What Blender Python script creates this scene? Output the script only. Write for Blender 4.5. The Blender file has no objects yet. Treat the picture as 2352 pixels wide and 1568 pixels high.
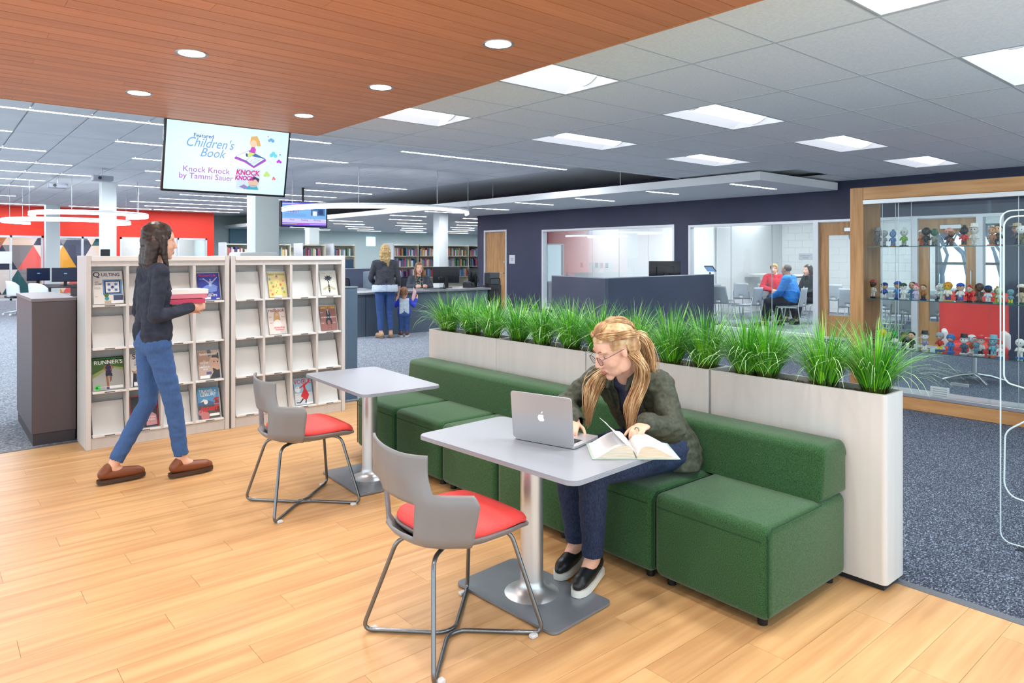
import bpy, bmesh, math, random
import numpy as np
from mathutils import Vector, Matrix
S = bpy.context.scene
C = S.collection
PI = math.pi
R = math.radians

# ---------------------------------------------------------------- camera, world, exposure
AZ = math.atan(1351 / 1600)
cam_d = bpy.data.cameras.new('camera')
cam = bpy.data.objects.new('camera', cam_d)
C.objects.link(cam)
cam.location = (0, 0, 1.48)
cam.rotation_euler = (PI / 2, 0, -AZ)
cam_d.sensor_width = 36
cam_d.lens = 36 * 1600 / 2352
cam_d.shift_y = -(784 - 587) / 2352
cam_d.clip_start = 0.05
S.camera = cam
S.view_settings.view_transform = 'Standard'
S.view_settings.look = 'None'
S.view_settings.gamma = 1
S.view_settings.use_curve_mapping = False
S.view_settings.exposure = 0.25
wd = bpy.data.worlds.new('world')
S.world = wd
wd.use_nodes = True
wd.node_tree.nodes['Background'].inputs[0].default_value = (0.80, 0.94, 1.0, 1)
wd.node_tree.nodes['Background'].inputs[1].default_value = 1.95
TROFFER_E, TROFFER_W, STRIP_E, DOWN_E, SPOT_W, RING_E = 2.6, 135.0, 84.0, 14.0, 40.0, 10.0
cy = S.cycles
cy.max_bounces, cy.diffuse_bounces, cy.glossy_bounces, cy.transmission_bounces, cy.transparent_max_bounces = 5, 3, 3, 4, 14
cy.use_adaptive_sampling, cy.adaptive_threshold = True, .06
cy.adaptive_min_samples = 16
cy.use_light_tree = False
cy.caustics_reflective = cy.caustics_refractive = False
cy.sample_clamp_indirect = 4


# ---------------------------------------------------------------- helpers
def lin(c):
    f = lambda v: v / 12.92 if v <= .04045 else ((v + .055) / 1.055) ** 2.4
    return tuple(f(v / 255) for v in c[:3]) + (1,)


MATS = {}


def mat(name, col=(200, 200, 200), rough=.5, metal=0., emit=0., ecol=None, spec=.5, sheen=0., coat=0., alpha=1.):
    if name in MATS:
        return MATS[name]
    m = bpy.data.materials.new(name)
    m.use_nodes = True
    b = m.node_tree.nodes['Principled BSDF']
    b.inputs['Base Color'].default_value = lin(col)
    b.inputs['Roughness'].default_value = rough
    b.inputs['Metallic'].default_value = metal
    b.inputs['Specular IOR Level'].default_value = spec
    b.inputs['Sheen Weight'].default_value = sheen
    b.inputs['Coat Weight'].default_value = coat
    b.inputs['Alpha'].default_value = alpha
    if emit:
        b.inputs['Emission Color'].default_value = lin(ecol or col)
        b.inputs['Emission Strength'].default_value = emit
    MATS[name] = m
    return m


def bsdf(m):
    return m.node_tree.nodes['Principled BSDF']


def noisy(name, c1, c2, scale=(1, 1, 1), rough=.5, bump=0., detail=4, lo=.35, hi=.65, rnd=0., metal=0., rot=0., c3=None,
          spec=.5, sheen=0., nscale=1., dist=.01, coat=0.):
    """two-colour procedural noise material in object space, offset per object"""
    if name in MATS:
        return MATS[name]
    m = mat(name, c1, rough, metal, spec=spec, sheen=sheen, coat=coat)
    nt = m.node_tree
    N = nt.nodes.new
    L = nt.links.new
    tc = N('ShaderNodeTexCoord')
    oi = N('ShaderNodeObjectInfo')
    mp = N('ShaderNodeMapping')
    mp.inputs['Scale'].default_value = scale
    mp.inputs['Rotation'].default_value = (0, 0, rot)
    add = N('ShaderNodeVectorMath')
    add.operation = 'ADD'
    mul = N('ShaderNodeMath')
    mul.operation = 'MULTIPLY'
    mul.inputs[1].default_value = 37.0
    L(oi.outputs['Random'], mul.inputs[0])
    L(tc.outputs['Object'], add.inputs[0])
    L(mul.outputs[0], add.inputs[1])
    L(add.outputs[0], mp.inputs[0])
    no = N('ShaderNodeTexNoise')
    no.inputs['Scale'].default_value = nscale
    no.inputs['Detail'].default_value = detail
    L(mp.outputs[0], no.inputs['Vector'])
    cr = N('ShaderNodeValToRGB')
    cr.color_ramp.elements[0].position = lo
    cr.color_ramp.elements[0].color = lin(c1)
    cr.color_ramp.elements[1].position = hi
    cr.color_ramp.elements[1].color = lin(c2)
    if c3:
        e = cr.color_ramp.elements.new((lo + hi) / 2)
        e.color = lin(c3)
    L(no.outputs['Fac'], cr.inputs[0])
    out = cr.outputs[0]
    if rnd:
        hs = N('ShaderNodeHueSaturation')
        mr = N('ShaderNodeMapRange')
        mr.inputs['To Min'].default_value = 1 - rnd
        mr.inputs['To Max'].default_value = 1 + rnd
        L(oi.outputs['Random'], mr.inputs[0])
        L(mr.outputs[0], hs.inputs['Value'])
        L(out, hs.inputs['Color'])
        out = hs.outputs[0]
    L(out, bsdf(m).inputs['Base Color'])
    if bump:
        bp = N('ShaderNodeBump')
        bp.inputs['Strength'].default_value = bump
        bp.inputs['Distance'].default_value = dist
        L(no.outputs['Fac'], bp.inputs['Height'])
        L(bp.outputs[0], bsdf(m).inputs['Normal'])
    return m


def glassy(name, tint=(235, 245, 243), refl=.06, rough=.02, k=1.0):
    if name in MATS:
        return MATS[name]
    m = bpy.data.materials.new(name)
    m.use_nodes = True
    nt = m.node_tree
    nt.nodes.clear()
    N = nt.nodes.new
    o = N('ShaderNodeOutputMaterial')
    mx = N('ShaderNodeMixShader')
    t = N('ShaderNodeBsdfTransparent')
    g = N('ShaderNodeBsdfGlossy')
    t.inputs[0].default_value = lin(tint)
    g.inputs[0].default_value = (.9, .95, 1, 1)
    g.inputs['Roughness'].default_value = rough
    fr = N('ShaderNodeFresnel')
    fr.inputs[0].default_value = 1.45
    ad = N('ShaderNodeMath')
    ad.operation = 'MULTIPLY_ADD'
    ad.inputs[1].default_value = k
    ad.inputs[2].default_value = refl
    nt.links.new(fr.outputs[0], ad.inputs[0])
    nt.links.new(ad.outputs[0], mx.inputs[0])
    nt.links.new(t.outputs[0], mx.inputs[1])
    nt.links.new(g.outputs[0], mx.inputs[2])
    nt.links.new(mx.outputs[0], o.inputs[0])
    MATS[name] = m
    return m


class MB:
    """collects shapes; build() links them as one mesh object"""

    def __init__(s):
        s.v, s.f, s.mi = [], [], []
        s.cur = 0
        s.T = None

    def add(s, vs, fs):
        o = len(s.v)
        if s.T is not None:
            vs = [s.T @ Vector(p) for p in vs]
        s.v += [tuple(p) for p in vs]
        s.f += [tuple(i + o for i in f) for f in fs]
        s.mi += [s.cur] * len(fs)
        return s

    def box(s, x0, x1, y0, y1, z0, z1):
        return s.add([(x, y, z) for z in (z0, z1) for y in (y0, y1) for x in (x0, x1)],
                     [(0, 2, 3, 1), (4, 5, 7, 6), (0, 1, 5, 4), (2, 6, 7, 3), (0, 4, 6, 2), (1, 3, 7, 5)])

    def cbox(s, c, d):
        return s.box(c[0] - d[0] / 2, c[0] + d[0] / 2, c[1] - d[1] / 2, c[1] + d[1] / 2, c[2] - d[2] / 2, c[2] + d[2] / 2)

    def rbox(s, x0, x1, y0, y1, z0, z1, r=.01, seg=2):
        bm = bmesh.new()
        bmesh.ops.create_cube(bm, size=1)
        for v in bm.verts:
            v.co = ((x0 + x1) / 2 + v.co.x * (x1 - x0), (y0 + y1) / 2 + v.co.y * (y1 - y0), (z0 + z1) / 2 + v.co.z * (z1 - z0))
        r = min(r, .49 * min(abs(x1 - x0), abs(y1 - y0), abs(z1 - z0)))
        bmesh.ops.bevel(bm, geom=list(bm.edges), offset=r, segments=seg, profile=.5, affect='EDGES')
        bm.verts.index_update()
        s.add([v.co.copy() for v in bm.verts], [[v.index for v in f.verts] for f in bm.faces])
        bm.free()
        return s

    def prism(s, poly, z0, z1, axis='z'):
        n = len(poly)
        mk = {'z': lambda a, b, h: (a, b, h), 'y': lambda a, b, h: (a, h, b), 'x': lambda a, b, h: (h, a, b)}[axis]
        vs = [mk(a, b, z0) for a, b in poly] + [mk(a, b, z1) for a, b in poly]
        fs = [tuple(range(n))[::-1], tuple(range(n, 2 * n))] + [(i, (i + 1) % n, n + (i + 1) % n, n + i) for i in range(n)]
        return s.add(vs, fs)

    def tube(s, pts, r, seg=8, closed=False, caps=True):
        pts = [Vector(p) for p in pts]
        n = len(pts)
        rs = r if hasattr(r, '__len__') else [r] * n
        vs, fs = [], []
        pn = None
        for i, p in enumerate(pts):
            a = pts[(i - 1) % n] if closed or i else p
            b = pts[(i + 1) % n] if closed or i < n - 1 else p
            t = (b - a)
            t = t.normalized() if t.length > 1e-9 else Vector((0, 0, 1))
            if pn is None:
                h = Vector((0, 0, 1)) if abs(t.z) < .9 else Vector((1, 0, 0))
                nn = (h - t * h.dot(t)).normalized()
            else:
                nn = pn - t * pn.dot(t)
                nn = nn.normalized() if nn.length > 1e-6 else pn
            pn = nn
            bb = t.cross(nn)
            for k in range(seg):
                q = 2 * PI * k / seg
                vs.append(p + (nn * math.cos(q) + bb * math.sin(q)) * rs[i])
        m = n if closed else n - 1
        for i in range(m):
            j = (i + 1) % n
            for k in range(seg):
                k2 = (k + 1) % seg
                fs.append((i * seg + k, i * seg + k2, j * seg + k2, j * seg + k))
        if caps and not closed:
            fs += [tuple(range(seg))[::-1], tuple((n - 1) * seg + k for k in range(seg))]
        return s.add(vs, fs)

    def lathe(s, prof, c=(0, 0, 0), seg=16):
        vs, fs = [], []
        for r, z in prof:
            for k in range(seg):
                q = 2 * PI * k / seg
                vs.append((c[0] + r * math.cos(q), c[1] + r * math.sin(q), c[2] + z))
        for i in range(len(prof) - 1):
            for k in range(seg):
                k2 = (k + 1) % seg
                fs.append((i * seg + k, i * seg + k2, (i + 1) * seg + k2, (i + 1) * seg + k))
        fs.append(tuple(range(seg))[::-1])
        fs.append(tuple((len(prof) - 1) * seg + k for k in range(seg)))
        return s.add(vs, fs)

    def ell(s, c, r, rot=None, nu=12, nv=8):
        c = Vector(c)
        r = r if hasattr(r, '__len__') else (r, r, r)
        vs = [Vector((0, 0, -r[2]))]
        for i in range(1, nv):
            a = -PI / 2 + PI * i / nv
            for k in range(nu):
                q = 2 * PI * k / nu
                vs.append(Vector((r[0] * math.cos(a) * math.cos(q), r[1] * math.cos(a) * math.sin(q), r[2] * math.sin(a))))
        vs.append(Vector((0, 0, r[2])))
        if rot is not None:
            vs = [rot @ p for p in vs]
        vs = [p + c for p in vs]
        fs = [(0, 1 + (k + 1) % nu, 1 + k) for k in range(nu)]
        for i in range(nv - 2):
            for k in range(nu):
                a, b = 1 + i * nu + k, 1 + i * nu + (k + 1) % nu
                fs.append((a, b, b + nu, a + nu))
        t = len(vs) - 1
        fs += [(t, t - nu + k, t - nu + (k + 1) % nu) for k in range(nu)]
        return s.add(vs, fs)

    def cap(s, p0, r0, p1, r1, nu=12):
        """tapered capsule"""
        p0, p1 = Vector(p0), Vector(p1)
        d = p1 - p0
        ln = d.length
        if ln < 1e-6:
            return s.ell(p0, r0)
        t = d / ln
        pts, rs = [], []
        for a in (-85, -60, -30):
            pts.append(p0 + t * r0 * math.sin(R(a)))
            rs.append(r0 * math.cos(R(a)))
        pts.append(p0)
        rs.append(r0)
        pts.append(p1)
        rs.append(r1)
        for a in (30, 60, 85):
            pts.append(p1 + t * r1 * math.sin(R(a)))
            rs.append(r1 * math.cos(R(a)))
        return s.tube(pts, rs, nu)

    def chain(s, pts, rs, nu=12):
        for i in range(len(pts) - 1):
            s.cap(pts[i], rs[i], pts[i + 1], rs[i + 1], nu)
        return s

    def grid(s, fn, nu, nv, skip=None):
        vs = [fn(i / nu, j / nv) for j in range(nv + 1) for i in range(nu + 1)]
        fs = [(j * (nu + 1) + i, j * (nu + 1) + i + 1, (j + 1) * (nu + 1) + i + 1, (j + 1) * (nu + 1) + i)
              for j in range(nv) for i in range(nu) if not (skip and skip(i, j))]
        return s.add(vs, fs)

    def mesh(s, name, mats, smooth=True, ang=38):
        me = bpy.data.meshes.new(name)
        me.from_pydata(s.v, [], s.f)
        for m in (mats if isinstance(mats, (list, tuple)) else [mats]):
            me.materials.append(m)
        if any(s.mi):
            me.polygons.foreach_set('material_index', s.mi)
        if smooth:
            me.shade_smooth()
            me.set_sharp_from_angle(angle=R(ang))
        me.update()
        return me

    def build(s, name, mats, parent=None, loc=None, rz=0, smooth=True, ang=38):
        return put(name, s.mesh(name, mats, smooth, ang), parent, loc, rz)


def put(name, me, parent=None, loc=None, rz=0):
    o = bpy.data.objects.new(name, me)
    C.objects.link(o)
    if parent is not None:
        o.parent = parent
    if loc is not None:
        o.location = loc
    if rz:
        o.rotation_euler = (0, 0, rz)
    return o


def tag(o, label, cat, group=None, kind=None):
    o['label'] = label
    o['category'] = cat
    if group:
        o['group'] = group
    if kind:
        o['kind'] = kind
    return o


def struct(o, label=None):
    o['kind'] = 'structure'
    if label:
        o['label'] = label
    return o


def thing(name, label, cat, loc=(0, 0, 0), rz=0, group=None):
    o = bpy.data.objects.new(name, None)
    o.empty_display_size = .1
    C.objects.link(o)
    o.location = loc
    o.rotation_euler = (0, 0, rz)
    return tag(o, label, cat, group)


def copy_tree(o, loc=None, rz=None, label=None, group=None, parent=None):
    c = o.copy()
    C.objects.link(c)
    c.parent = parent
    if loc is not None:
        c.location = loc
    if rz is not None:
        c.rotation_euler = (0, 0, rz)
    if label:
        c['label'] = label
    if group:
        c['group'] = group
    for ch in list(o.children):
        copy_tree(ch, parent=c)
    return c


def arc(cx, cy, r, a0, a1, n):
    return [(cx + r * math.cos(R(a0 + (a1 - a0) * i / n)), cy + r * math.sin(R(a0 + (a1 - a0) * i / n))) for i in range(n + 1)]


def rrect(x0, x1, y0, y1, r, n=5):
    return (arc(x1 - r, y0 + r, r, -90, 0, n) + arc(x1 - r, y1 - r, r, 0, 90, n) +
            arc(x0 + r, y1 - r, r, 90, 180, n) + arc(x0 + r, y0 + r, r, 180, 270, n))


def fillet(pts, r, n=5):
    """round the inner corners of a 3-D polyline"""
    pts = [Vector(p) for p in pts]
    out = [pts[0]]
    for i in range(1, len(pts) - 1):
        a, b, c = pts[i - 1], pts[i], pts[i + 1]
        rr = min(r, (a - b).length * .49, (c - b).length * .49)
        p, q = b + (a - b).normalized() * rr, b + (c - b).normalized() * rr
        for k in range(n + 1):
            t = k / n
            out.append(p * (1 - t) ** 2 + b * 2 * t * (1 - t) + q * t * t)
    out.append(pts[-1])
    return out


def text_mesh(txt, size, m, parent, loc, rot=None, name='lettering', align='CENTER', extrude=0., sx=1., shear=0., bold=0.):
    cu = bpy.data.curves.new('txt', 'FONT')
    cu.body = txt
    cu.size = size
    cu.align_x = align
    cu.align_y = 'CENTER'
    cu.shear = shear
    cu.offset = bold
    cu.extrude = extrude
    cu.resolution_u = 3
    t = bpy.data.objects.new('txt', cu)
    C.objects.link(t)
    dg = bpy.context.evaluated_depsgraph_get()
    me = bpy.data.meshes.new_from_object(t.evaluated_get(dg))
    bpy.data.objects.remove(t)
    bpy.data.curves.remove(cu)
    me.materials.clear()
    me.materials.append(m)
    me.name = name
    o = put(name, me, parent, loc)
    if rot is not None:
        o.rotation_euler = rot
    o.scale = (sx, 1, 1)
    return o


# ---------------------------------------------------------------- materials
M_white = mat('white_paint', (236, 238, 238), .55)
M_offw = noisy('off_white_laminate', (224, 221, 219), (236, 234, 232), (2, 2, 14), .38, nscale=3)
M_navy = noisy('navy_wall_paint', (42, 47, 72), (47, 52, 78), (1, 1, 1), .55, nscale=2)
M_red = mat('red_wall_paint', (226, 52, 32), .6)
M_col = mat('pale_grey_column_paint', (222, 230, 230), .5)
M_alu = mat('brushed_aluminium', (205, 209, 214), .35, .85)
M_frame = mat('pale_metal_frame', (214, 217, 222), .4, .35)
M_black = mat('black_plastic', (18, 19, 22), .4)
M_dark = mat('dark_rubber', (38, 39, 43), .7)
M_glass = glassy('window_glass', (250, 253, 253), .0, .01, .35)
M_case = glassy('display_glass', (250, 253, 253), .0, .01, .32)
M_acr = glassy('clear_acrylic', (252, 253, 253), .0, .06, .08)
M_oak = noisy('oak_wood', (164, 116, 70), (192, 146, 96), (2.2, 2.2, .22), .42, .05, nscale=9, rnd=.05)
M_oakh = noisy('oak_wood_along_wall', (174, 124, 76), (200, 152, 102), (2.2, .22, 2.2), .42, .05, nscale=9, rnd=.05)
M_plank = noisy('maple_floor_plank', (192, 146, 98), (216, 172, 122), (.35, 6, 1), .38, .02, nscale=3.2, rnd=.05, c3=(204, 160, 110), spec=.4)
M_board = noisy('cherry_ceiling_board', (192, 122, 76), (202, 133, 86), (.5, 14, 1), .42, .02, nscale=4, rnd=.07, spec=.35)
M_tile = noisy('ceiling_tile', (232, 235, 238), (240, 242, 244), (1, 1, 1), .9, .25, nscale=60, lo=.4, hi=.6, dist=.003)
M_tbar = mat('ceiling_grid', (188, 192, 196), .5)
M_carpN = noisy('carpet_dark_blue_grey', (26, 34, 50), (160, 170, 184), (1, 1.8, 1), .95, .35, nscale=80, lo=.38, hi=.72, detail=3, c3=(74, 84, 102))
M_carp = noisy('carpet_grey', (84, 91, 102), (196, 202, 210), (1, 1.8, 1), .95, .2, nscale=60, lo=.36, hi=.7, detail=3, c3=(132, 139, 150))
# ---------------------------------------------------------------- floors
b = MB().box(-1.6, 3.385, -.9, 6.47, -.06, -.004)
floor = struct(b.build('floor', mat('plank_joint', (150, 108, 66), .7)), 'pale maple plank floor')
PW, PL = .152, 1.22
meshes = {}
rnd = random.Random(4)
row = 0
y = 6.47
while y > -.3:
    y0 = y - PW
    x = 3.385
    off = [0, .45, .85, .2, .66][row % 5] * PL
    first = True
    while x > -.9:
        ln = (PL - off) if first and off else PL
        first = False
        x0 = x - ln
        # keep what the camera may see from here or a step aside
        if (x * 1.35 + 1.2 > (2.0 - y) * .4) and x > -1.2 + (0.0 if y > 1 else .2):
            k = round(ln, 3)
            if k not in meshes:
                meshes[k] = MB().box(0, k - .0012, 0, PW - .0012, -.006, 0).mesh('plank', M_plank, False)
            put('plank', meshes[k], floor, (x0, y0, 0))
        x = x0
    y = y0
    row += 1
b = MB().box(3.385, 18.3, -1.2, 6.47, -.06, 0)
b.build('floor_carpet_near', M_carpN)['kind'] = 'structure'
b = MB().box(-3, 30, 6.47, 31, -.06, 0)
o = struct(b.build('floor_carpet_far', M_carp))
for nm, bx in (('trim_1', (3.36, 3.41, -.9, 6.47, -.002, .004)), ('trim_2', (-1.6, 3.41, 6.45, 6.49, -.002, .004))):
    struct(MB().rbox(*bx, .003, 1).build(nm, mat('grey_edge_strip', (96, 100, 108), .5)), 'grey strip between plank floor and carpet')

# ---------------------------------------------------------------- wood soffit
SZ, SX, SY = 2.66, 2.95, 6.46
b = MB().box(-3, SX, -1, SY, SZ + .012, 3.2)
ceil_wood = struct(b.build('ceiling_wood', mat('soffit_joint', (74, 38, 20), .8)), 'lowered soffit clad in reddish wood boards')
BW = .128
nb = 0
y = SY
meshes = {}
while y > .2:
    y0 = y - BW
    x = SX
    ln = [2.44, 1.5, .9, 1.9, .5][nb % 5]
    while x > -2.2:
        x0 = max(x - ln, -2.3)
        k = round(x - x0, 3)
        if k not in meshes:
            meshes[k] = MB().box(0, k - .0015, 0, BW - .008, 0, .018).mesh('board', M_board, False)
        put('board', meshes[k], ceil_wood, (x0, y0, SZ))
        x = x0
        ln = 2.44
    y = y0
    nb += 1
MB().box(SX, SX + .012, -1, SY, SZ - .002, 2.8).build('fascia', M_board, ceil_wood)
MB().box(-3, SX, SY, SY + .012, SZ - .002, 3.16).build('fascia', M_board, ceil_wood)


def downlight(x, y, label, on=True):
    t = thing('downlight', label, 'ceiling light', (x, y, SZ), 0, 'round downlights in the wood soffit')
    MB().lathe([(.072, -.001), (.088, -.004), (.09, 0), (.09, .01), (.072, .01)], seg=32).build('trim_ring', mat('downlight_ring', (150, 150, 152), .3, .6), t)
    MB().lathe([(.001, -.0012), (.073, -.0012), (.073, .008), (.001, .008)], seg=32).build('lens', mat('downlight_lens', (255, 250, 240), .5, emit=DOWN_E, ecol=(255, 246, 232)), t)
    MATS['downlight_lens'].cycles.emission_sampling = 'NONE'
    if on:
        ld = bpy.data.lights.new('downlight_beam', 'SPOT')
        ld.energy = SPOT_W
        ld.spot_size = R(118)
        ld.spot_blend = .6
        ld.shadow_soft_size = .07
        ld.color = (1, .955, .89)
        lo = bpy.data.objects.new('downlight_beam', ld)
        C.objects.link(lo)
        lo.parent = t
        lo.location = (0, 0, -.02)
    return t


for x, y, l in ((1.195, 4.316, 'round recessed downlight over the walking woman, larger of the two left of the screen'),
                (1.195, 5.615, 'round recessed downlight at far left, just above the left edge of the big screen'),
                (2.45, 3.02, 'round recessed downlight nearest the white tiled ceiling, largest of the three on the right'),
                (2.45, 4.33, 'round recessed downlight second from the soffit corner, right of the big screen'),
                (2.45, 5.62, 'smallest round recessed downlight, just above the right edge of the big screen')):
    downlight(x, y, l)
for x in (-.06, 1.195, 2.45):
    for y in (.45, 1.73):
        downlight(x, y, 'round soffit downlight above the camera, %s row, %s one' % ('rear' if y < 1 else 'front', {-.06: 'left', 1.195: 'middle', 2.45: 'right'}[x]))
for y in (3.02,):
    downlight(1.195, y, 'round soffit downlight just above the top picture edge')
downlight(-.06, 3.02, 'round soffit downlight beyond the upper left picture corner')
downlight(-.06, 4.32, 'round recessed downlight in the wood soffit left of the picture edge')

# ---------------------------------------------------------------- tiled ceiling with troffers
TZ, GX, GY, DX, DY = 2.79, 4.0, 1.62, 1.215, .61
b = MB().box(SX, 12.3, -1.2, 7.15, TZ + .075, 3.3)
ceil_tile = struct(b.build('ceiling_tiled', M_tile), 'suspended ceiling of white mineral tiles in a grid')
me_t = MB().box(.008, DX - .008, .008, DY - .008, 0, .02).mesh('tile', M_tile, False)
trof = set()
for i in (-1, 1, 3, 5):
    for j in (-1, 3, 6):
        trof.add((i, j))
for i in range(-1, 7):
    for j in range(-4, 10):
        x0, y0 = GX + i * DX, GY + j * DY
        if (i, j) in trof or y0 + DY > 7.2 or x0 > 12.2:
            continue
        if i == -1:
            o = put('tile', me_t, ceil_tile, (x0, y0, TZ))
        else:
            o = put('tile', me_t, ceil_tile, (x0, y0, TZ))
bar = mat('ceiling_grid_bar', (200, 204, 207), .5)
meX = MB().box(-.012, .012, 0, 7.6, -.003, .004).mesh('grid_bar', bar, False)
for i in range(0, 7):
    put('grid_bar', meX, ceil_tile, (GX + i * DX, -.45, TZ))
meY = MB().box(0, 9.35, -.008, .008, -.002, .004).mesh('grid_bar', bar, False)
for j in range(-3, 10):
    put('grid_bar', meY, ceil_tile, (SX, GY + j * DY, TZ))
MB().box(SX, 9.75, 7.13, 7.2, TZ - .01, 3.2).build('edge_molding', M_white, ceil_tile)


def troffer(x0, y0, label):
    t = thing('ceiling_light_panel', label, 'ceiling light', (x0, y0, TZ), 0, 'recessed rectangular light panels in the tiled ceiling')
    w, d = DX, DY
    b = MB()
    for a in ((0, w, 0, .02), (0, w, d - .02, d), (0, .02, .02, d - .02), (w - .02, w, .02, d - .02)):
        b.box(a[0], a[1], a[2], a[3], -.002, .012)
    b.build('frame', bar, t)
    b = MB()
    # sloping reflector wings either side of the arched lens, and end caps
    b.add([(.02, .02, 0), (w - .02, .02, 0), (w - .1, .17, .055), (.1, .17, .055)], [(0, 3, 2, 1)])
    b.add([(.02, d - .02, 0), (w - .02, d - .02, 0), (w - .1, d - .17, .055), (.1, d - .17, .055)], [(0, 1, 2, 3)])
    b.add([(.02, .02, 0), (.1, .17, .055), (.1, d - .17, .055), (.02, d - .02, 0)], [(0, 1, 2, 3)])
    b.add([(w - .02, .02, 0), (w - .1, .17, .055), (w - .1, d - .17, .055), (w - .02, d - .02, 0)], [(3, 2, 1, 0)])
    b.build('reflector', mat('troffer_reflector_glow', (240, 242, 244), .5, emit=.42, ecol=(240, 244, 255)), t, smooth=False)  # wings carry a faint glow, standing in for reflected lens light
    b = MB()
    n = 4
    b.grid(lambda u, v: (.1 + u * (w - .2), .17 + v * (d - .34), .055 - .05 * math.sin(PI * v)), 1, n)
    b.build('lens', mat('troffer_lens', (255, 255, 255), .5, emit=TROFFER_E, ecol=(247, 250, 255)), t)
    MATS['troffer_lens'].cycles.emission_sampling = 'NONE'
    MATS['troffer_reflector_glow'].cycles.emission_sampling = 'NONE'
    ld = bpy.data.lights.new('panel_beam', 'SPOT')
    ld.energy = TROFFER_W
    ld.spot_size = R(164)
    ld.spot_blend = 1
    ld.shadow_soft_size = .3
    ld.color = (.95, .98, 1)
    lo = bpy.data.objects.new('panel_beam', ld)
    C.objects.link(lo)
    lo.parent = t
    lo.location = (w / 2, d / 2, -.03)
    b = MB()
    b.grid(lambda u, v: (w - .1 + .004 * u, .17 + v * (d - .34), .052 - .055 * math.sin(PI * v) * (1 - .001 * u)), 1, n)
    b.prism([(.17 + (d - .34) * k / 8, .055 - .052 * math.sin(PI * k / 8)) for k in range(9)], w - .1, w - .085, 'x')
    b.prism([(.17 + (d - .34) * k / 8, .055 - .052 * math.sin(PI * k / 8)) for k in range(9)], .085, .1, 'x')
    b.build('end_cap', mat('troffer_cap', (225, 228, 232), .5), t)
    return t


TL = {(-1, -1): 'recessed light panel at the top edge, cut off, right of centre', (1, -1): 'recessed light panel at the right edge below the topmost one',
      (-1, 3): 'recessed light panel half hidden by the wood soffit, nearest one', (-1, 6): 'recessed light panel half hidden by the wood soffit, farther one',
      (1, 3): 'large recessed light panel in the middle of the tiled ceiling', (1, 6): 'recessed light panel left of the middle, above the long light strip',
      (3, 3): 'recessed light panel second from the right in the middle row', (3, 6): 'recessed light panel above the hanging white canopy',
      (5, 3): 'smallest recessed light panel near the navy wall, rightmost of its row', (5, 6): 'recessed light panel hidden above the white canopy'}
for k in sorted(trof):
    if k == (5, 6):
        continue
    troffer(GX + k[0] * DX, GY + k[1] * DY, TL.get(k, 'recessed light panel beyond the right picture edge' if k[0] > 1 else 'recessed light panel above the camera'))

# ---------------------------------------------------------------- far ceiling with light strips
FZ = 3.14
b = MB().box(-3, 12.42, 7.2, 31, FZ + .02, 3.4).box(12.42, 30, 16.0, 31, FZ + .02, 3.4)
ceil_far = struct(b.build('ceiling_far', mat('far_ceiling_void', (206, 209, 214), .9)), 'higher ceiling of long white panels with light strips')
FX, FY, FDX, FDY = .31, 9.6, .607, 1.79
me_f = MB().box(.012, FDX - .012, .012, FDY - .012, 0, .02).mesh('panel', noisy('far_ceiling_panel', (222, 225, 230), (230, 232, 236), (1, 1, 1), .85, nscale=2), False)
for i in range(-3, 16):
    for j in range(-1, 11):
        x0, y0 = FX + i * FDX, FY + j * FDY
        if y0 < 7.2 or x0 + FDX > 9.72:
            continue
        # only what lies inside the view cone
        if i < -1 and j > 6:
            continue
        put('panel', me_f, ceil_far, (x0, y0, FZ))
M_strip = mat('light_strip', (255, 255, 255), .5, emit=STRIP_E, ecol=(244, 248, 255))


def strip(x0, x1, y, z, label, grp='linear light strips in the far ceiling'):
    t = thing('light_strip', label, 'ceiling light', (x0, y, z), 0, grp)
    b = MB().add([(0, -.032, -.004), (0, .032, -.004), (x1 - x0, .032, -.004), (x1 - x0, -.032, -.004)], [(0, 1, 2, 3)])
    b.build('lens', M_strip, t, smooth=False)
    b = MB().box(0, x1 - x0, -.04, -.032, -.006, .01).box(0, x1 - x0, .032, .04, -.006, .01)
    b.box(-.01, 0, -.04, .04, -.006, .01).box(x1 - x0, x1 - x0 + .01, -.04, .04, -.006, .01)
    b.build('housing', M_white, t)
    return t


YR = [9.58, 11.4, 13.2, 15.0, 16.75, 18.45, 20.2, 21.95, 23.7, 25.5, 27.3]
NAMES = ['nearest', 'second', 'third', 'fourth', 'fifth', 'sixth', 'seventh', 'eighth', 'ninth', 'tenth', 'eleventh']
SEG = {0: [(-.9, 1.52, 'left of the big screen'), (1.53, 4.58, 'passing behind the big screen'), (5.8, 9.45, 'the long one right of the wood soffit')],
       1: [(-.6, .9, 'at the left picture edge'), (2.12, 5.78, 'passing behind the big screen')],
       2: [(-.9, 1.48, 'left of the big screen'), (2.71, 4.6, 'entering behind the big screen')],
       3: [(-.9, 2.08, 'left of the big screen'), (3.3, 5.1, 'ending at the big screen'), (6.83, 9.22, 'right of the big screen')],
       4: [(-.9, 2.66, 'left of the big screen'), (3.9, 5.3, 'behind the big screen'), (7.3, 9.2, 'just above the small screen')],
       5: [(-.6, 2.04, 'left of the big screen'), (3.49, 5.4, 'between the column and the big screen'), (6.6, 9.0, 'behind the small screen')],
       6: [(-.3, 2.02, 'left of the big screen'), (5.3, 7.6, 'below the big screen'), (7.9, 9.4, 'right of the big screen')],
       7: [(5.2, 8.2, 'above the red wall end')],
       8: [(-.2, 1.95, 'left, near the red wall'), (4.8, 8.9, 'above the red wall end')],
       9: [(5.6, 8.8, 'above the red wall end')],
       10: [(.2, 3.1, 'left, along the red wall'), (3.7, 6.2, 'along the red wall'), (6.3, 9.3, 'along the red wall to its end')]}
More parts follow.
